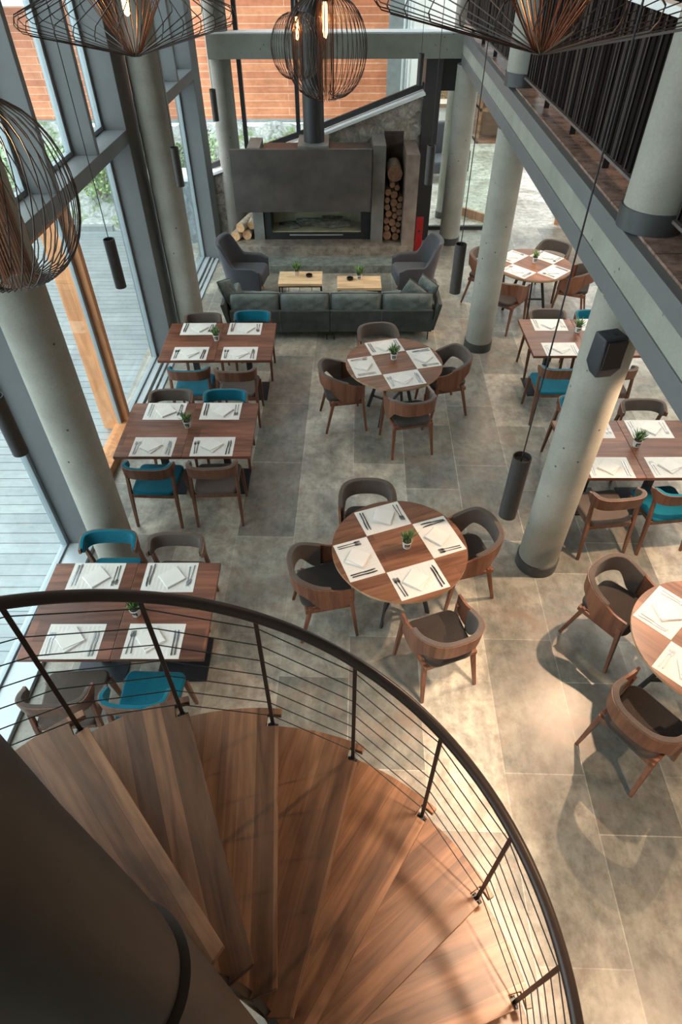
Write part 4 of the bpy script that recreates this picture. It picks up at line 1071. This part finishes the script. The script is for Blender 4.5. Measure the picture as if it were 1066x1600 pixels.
def sofa_module(x0, x1, armside, label, yb=8.44):
    cx_ = (x0 + x1) / 2; w_ = (x1 - x0)
    t = thing('sofa', label, 'sofa', (cx_, yb, 0), 0, 'two-part grey sofa')
    m = MB(); m.box(-w_ / 2, w_ / 2, 0.0, 0.055, 0.13, 0.47); m.build('back_panel', M['sofa'], t, bevel=0.015)
    m = MB(); m.box(-0.004, 0.004, -0.004, 0.0, 0.14, 0.46); m.build('back_seam', M['sofa_light'], t)
    MB().box(-w_ / 2, w_ / 2, 0.055, 0.86, 0.16, 0.24).build('base_frame', M['sofa'], t, bevel=0.01)
    for k in (-1, 1):
        cushion('seat_cushion', t, w_ / 2 - 0.01, 0.19, 0.66, (k * w_ / 4, 0.53, 0.33), (0, 0, 0), 'sofa_light', seed=k + 3)
        cushion('back_cushion', t, w_ / 2 - 0.02, 0.23, 0.30, (k * w_ / 4, 0.15, 0.510), (PI / 2 - 0.12, 0, 0), 'sofa_light', seed=k + 8)
    ax = armside * w_ / 2
    m = MB(); mt = Matrix.Translation((ax, 0.43, 0.16)) @ Matrix.Rotation(armside * 0.22, 4, 'Y')
    m.box(-0.03, 0.03, -0.44, 0.43, 0, 0.42, mt); m.build('arm_panel', M['sofa'], t, bevel=0.015)
    mt = Matrix.Translation((ax - armside * 0.075, 0.43, 0.28)) @ Matrix.Rotation(armside * 0.22, 4, 'Y')
    m = MB(); m.box(-0.05, 0.05, -0.30, 0.40, 0, 0.26, mt); m.build('arm_pad', M['sofa_light'], t, bevel=0.03)
    for sx in (-1, 1):
        for yy in (0.03, 0.80):
            MB().beam((sx * (w_ / 2 - 0.05), yy, 0.16), (sx * (w_ / 2 - 0.05), yy, 0), 0.014, 0.03).build('leg', M['black'], t)
    return t
sofa_module(-1.62, -0.155, -1, 'left half of the low dark grey velvet sofa facing the fireplace')
sofa_module(-0.145, 1.36, 1, 'right half of the low dark grey velvet sofa facing the fireplace')
o = cushion('throw_pillow', None, 0.34, 0.12, 0.34, (-1.66, 8.80, 0.60), (PI / 2 - 0.55, 0.25, 1.2), 'sofa_light', seed=31); tag(o, 'grey throw pillow leaning on the left arm of the sofa', 'pillow', 'grey throw pillows')
o = cushion('throw_pillow', None, 0.38, 0.12, 0.34, (1.27, 8.80, 0.60), (PI / 2 - 0.3, 0.1, -1.0), 'sofa_light', seed=32); tag(o, 'grey throw pillow upright against the right arm of the sofa', 'pillow', 'grey throw pillows')
o = cushion('throw_pillow', None, 0.36, 0.12, 0.32, (1.08, 8.74, 0.56), (PI / 2 - 0.35, 0.45, -0.5), 'sofa_light', seed=33); tag(o, 'tilted grey throw pillow leaning on its neighbour at the right sofa end', 'pillow', 'grey throw pillows')

# ================================================================== NEXT ROOM
t = thing('lounge_chair', 'large grey upholstered chair seen through the glass in the next room', 'armchair', (2.42, 16.1, 0), 0.2)
MB().box(-0.45, 0.45, -0.4, 0.4, 0.2, 0.46).build('seat', M['fab_wing'], t, bevel=0.05)
MB().box(-0.45, 0.45, 0.28, 0.45, 0.3, 1.1).build('backrest', M['fab_wing'], t, bevel=0.05)
for s_ in (-1, 1):
    MB().box(s_ * 0.45 - 0.07, s_ * 0.45 + 0.07, -0.4, 0.42, 0.2, 0.66).build('arm', M['fab_wing'], t, bevel=0.04)
    for yy in (-0.35, 0.35): MB().tube([(s_ * 0.36, yy, 0.2), (s_ * 0.42, yy * 1.15, 0)], [0.02, 0.012], 10).build('leg', M['black'], t)
pf = thing('framed_picture', 'brown framed picture with cream mount on the white wall of the next room', 'picture', (2.88, 19.89, 1.12))
MB().box(-0.45, 0.45, -0.04, 0.0, -0.45, 0.45).build('frame', M['frame_brown'], pf, bevel=0.006)
MB().box(-0.36, 0.36, -0.048, -0.04, -0.36, 0.36).build('mount', M['mount'], pf)
MB().box(-0.24, 0.24, -0.054, -0.048, -0.24, 0.24).build('artwork', M['art'], pf)
sh = thing('sideboard', 'brown wooden shelf unit in the next room behind the pale floor', 'shelf', (4.6, 19.3, 0))
m = MB(); m.box(-0.9, 0.9, -0.3, 0.35, 0.0, 0.06); m.box(-0.9, 0.9, -0.3, 0.35, 0.75, 0.82); m.box(-0.9, 0.9, -0.3, 0.35, 1.5, 1.57)
m.box(-0.9, -0.84, -0.3, 0.35, 0, 1.57); m.box(0.84, 0.9, -0.3, 0.35, 0, 1.57); m.box(-0.9, 0.9, 0.3, 0.35, 0, 1.57); m.build('carcass', M['shelf'], sh)
MB().box(-0.5, 0.3, -0.25, 0.2, 0.82, 0.86).build('tray', M['ext_white'], sh)
# open glazed door with wooden bottom rail, and timber door base further right
dr = struct(MB().box(0, 0.9, -0.03, 0.03, 0.0, 0.16).build('door_2', M['leg_oak'], bevel=0.004)); dr.location = (2.45, 13.75, 0); dr.rotation_euler = (0, 0, -0.78)
MB().box(0, 0.9, -0.006, 0.006, 0.16, 2.2).build('pane', M['glass_green'], dr)
dr = struct(MB().box(0, 0.9, -0.03, 0.03, 0.0, 2.2).build('door_3', M['timber'], bevel=0.004)); dr.location = (4.38, 13.12, 0)
MB().tube([(0.09, -0.045, 0.28), (0.09, -0.045, 0.42)], 0.012, 8).build('door_handle', M['steel_light'], dr)

# ================================================================== SPEAKER
sp = thing('wall_speaker', 'black wedge-shaped loudspeaker mounted high on the big right column', 'speaker', (1.775, 3.66, 2.40), 0.25)
m = MB(); bot = [(-0.055, -0.03), (0.055, -0.045), (0.06, 0.06), (-0.05, 0.06)]; mid = [(-0.085, -0.075), (0.09, -0.075), (0.085, 0.09), (-0.08, 0.09)]; top = [(-0.085, -0.055), (0.09, -0.055), (0.085, 0.08), (-0.08, 0.08)]
vs = [(x, y, z) for ps, z in ((bot, 0.0), (mid, 0.08), (top, 0.30)) for x, y in ps]
m._add(vs, [(3, 2, 1, 0), (8, 9, 10, 11)] + [(a + i, a + (i + 1) % 4, a + 4 + (i + 1) % 4, a + 4 + i) for a in (0, 4) for i in range(4)])
m.build('cabinet', M['speaker'], sp, bevel=0.012, smooth='auto', seg=3)
MB().box(-0.068, 0.075, -0.079, -0.068, 0.085, 0.285).build('grille', M['grille'], sp, bevel=0.004)
m = MB(); m.lathe([(0.018, 0.299), (0.018, 0.303)], 18, c=(0.03, 0.01, 0)); m.build('port', M['black'], sp)
m = MB(); m.beam((0.05, 0.08, 0.18), (0.16, 0.13, 0.16), 0.02, 0.05); m.beam((0.05, 0.07, 0.14), (0.12, 0.10, 0.12), 0.012, 0.012); m.build('bracket', M['steel_light'], sp, bevel=0.002)

# ================================================================== PENDANT TUBES
def tube_light(x, y, zb, label, L=0.395, r=0.0455):
    t = thing('tube_pendant', label, 'pendant lamp', (x, y, zb), 0, 'black tube pendants')
    m = MB(); m.lathe([(r - 0.006, 0.02), (r - 0.006, 0.0), (r, 0.0), (r, L), (r - 0.005, L), (r - 0.005, L - 0.03)], 36, cap0=True, cap1=False); m.build('tube', M['tube'], t, smooth='auto')
    m = MB(); m.lathe([(0.02, L - 0.05), (0.02, L - 0.03)], 16); m.lathe([(r - 0.005, L - 0.032), (r - 0.005, L - 0.028)], 24); m.build('inner_cap', M['black'], t)
    m = MB(); m.tube([(0, 0, L - 0.03), (0, 0, ZT - zb)], 0.0035, 6); m.build('cord', M['black'], t)
tube_light(-1.85, 5.04, 2.4, 'black tube pendant hanging in front of the timber-framed window')
tube_light(-1.89, 2.84, 2.4, 'black tube pendant cut by the left edge beside the big left column')
tube_light(-1.82, 7.63, 2.4, 'black tube pendant in front of the middle left column')
tube_light(-1.83, 10.57, 2.4, 'small black tube pendant beside the far left column')
tube_light(1.22, 11.33, 2.7, 'small black tube pendant over the sloping sill right of the flue')
tube_light(1.01, 7.67, 2.4, 'black tube pendant between fireplace and glass screen')
tube_light(0.95, 4.92, 2.4, 'black tube pendant above the right wing armchair')
tube_light(0.88, 2.31, 2.4, 'largest black tube pendant in front of the near right column')

# ================================================================== WIRE LAMPS
def bulb(t, z, L=0.16, r=0.018, power=14):
    m = MB(); m.lathe([(0.004, 0), (r * 0.8, 0.01), (r, 0.03), (r, L - 0.02), (r * 0.7, L)], 16, c=(0, 0, z)); m.build('bulb', M['bulb'], t, smooth='auto')
    m = MB(); m.lathe([(0.02, z + L), (0.02, z + L + 0.07)], 16); m.build('socket', M['black'], t, smooth='auto')
    o = light('bulb_light', 'POINT', (0, 0, z + L / 2), power, (1.0, 0.56, 0.22), shadow_soft_size=0.03); o.parent = t
def hat_lamp(x, y, z, R, label, rot=0.0, H1=0.17, H2=0.42, n=34):
    t = thing('wire_pendant', label, 'pendant lamp', (x, y, z), rot, 'wire cage pendants')
    m = MB(); wr = 0.0028
    for k in range(n):
        a = 2 * PI * k / n; tw = 0.55
        def q(r, aa, zz): return (r * math.cos(aa), r * math.sin(aa), zz)
        m.tube([q(0.035, a, 0), q(R * 0.97, a + 0.05, H1 - 0.03), q(R, a + 0.06, H1 - 0.005), q(R * 0.985, a + 0.08, H1 + 0.03), q(R * 0.35, a + tw, H2 * 0.85), q(0.06, a + tw + 0.1, H2)], wr, 4, caps=False)
    m.lathe([(0.033, -0.004), (0.037, -0.004), (0.037, 0.004), (0.033, 0.004)], 24, cap0=False, cap1=False)
    m.build('wire_shade', M['wire'], t)
    m = MB(); Ri = R * 0.33
    for k in range(26):
        a = 2 * PI * k / 26
        m.tube([q(0.03, a, 0.0), q(Ri, a, H2 * 0.62), q(Ri * 0.97, a + 0.02, H2 * 0.66), q(0.06, a + 0.12, H2 * 1.35)], 0.0026, 4, caps=False)
    m.build('inner_cage', M['wire_lit'], t)
    bulb(t, H2 * 0.42, 0.22, 0.018, 10)
    MB().tube([(0, 0, H2 * 0.42 + 0.28), (0, 0, ZT - z)], 0.005, 6).build('cord', M['black'], t)
    return t
def globe_lamp(x, y, z, R, label, rot=0.0, n=44, twist=0.0, ri=0.19, on=True):
    t = thing('wire_pendant', label, 'pendant lamp', (x, y, z), rot, 'wire cage pendants')
    m = MB(); H = R * 1.0
    for k in range(n):
        a = 2 * PI * k / n; pts = []
        for j in range(15):
            f = -1 + 2 * j / 14; ang = f * 1.30
            rr = R * math.cos(ang) ** 0.80; zz = H * math.sin(ang) / math.sin(1.30)
            aa = a + twist * f; pts.append((rr * math.cos(aa), rr * math.sin(aa), zz))
        pts[0] = (R * 0.26 * math.cos(a - twist), R * 0.26 * math.sin(a - twist), -H * 1.0)
        m.tube(pts, 0.0022, 4, caps=False)
    m.build('wire_shade', M['wire'], t)
    m = MB(); r2 = R * ri
    for k in range(28):
        a = 2 * PI * k / 28; m.tube([(r2 * math.cos(a), r2 * math.sin(a), H), (r2 * math.cos(a), r2 * math.sin(a), -H * 1.0), (R * 0.26 * math.cos(a + 0.1), R * 0.26 * math.sin(a + 0.1), -H * 1.03)], 0.0024, 4, caps=False)
    m.build('inner_cage', M['wire_lit'], t)
    bulb(t, H * 0.20, 0.17, 0.014, 6 if on else 3)
    MB().lathe([(0.035, H), (0.035, H + 0.012), (0.018, H + 0.02), (0.018, H + 0.09)], 20).build('canopy_cap', M['black'], t, smooth='auto')
    MB().tube([(0, 0, H + 0.08), (0, 0, ZT - z)], 0.004, 6).build('cord', M['black'], t)
    return t
hat_lamp(-1.18, 4.39, 4.08, 0.60, 'wide dark wire hat pendant with glowing bulb at top left')
hat_lamp(0.784, 2.96, 4.29, 0.66, 'widest dark wire hat pendant at top right, closest to the railing', rot=0.1)
hat_lamp(-1.30, 6.4, 4.33, 0.26, 'small wire cage pendant just behind the wide hat pendant at top left', H1=0.16, H2=0.3, n=26)
globe_lamp(-0.084, 4.59, 4.08, 0.25, 'larger wire globe pendant with glowing tube bulb in front of the flue')
globe_lamp(-0.385, 7.03, 3.76, 0.245, 'smaller wire globe pendant left of the flue')
globe_lamp(-1.05, 1.976, 4.08, 0.25, 'big wire globe pendant cut by the left edge, close to the camera', twist=0.35)
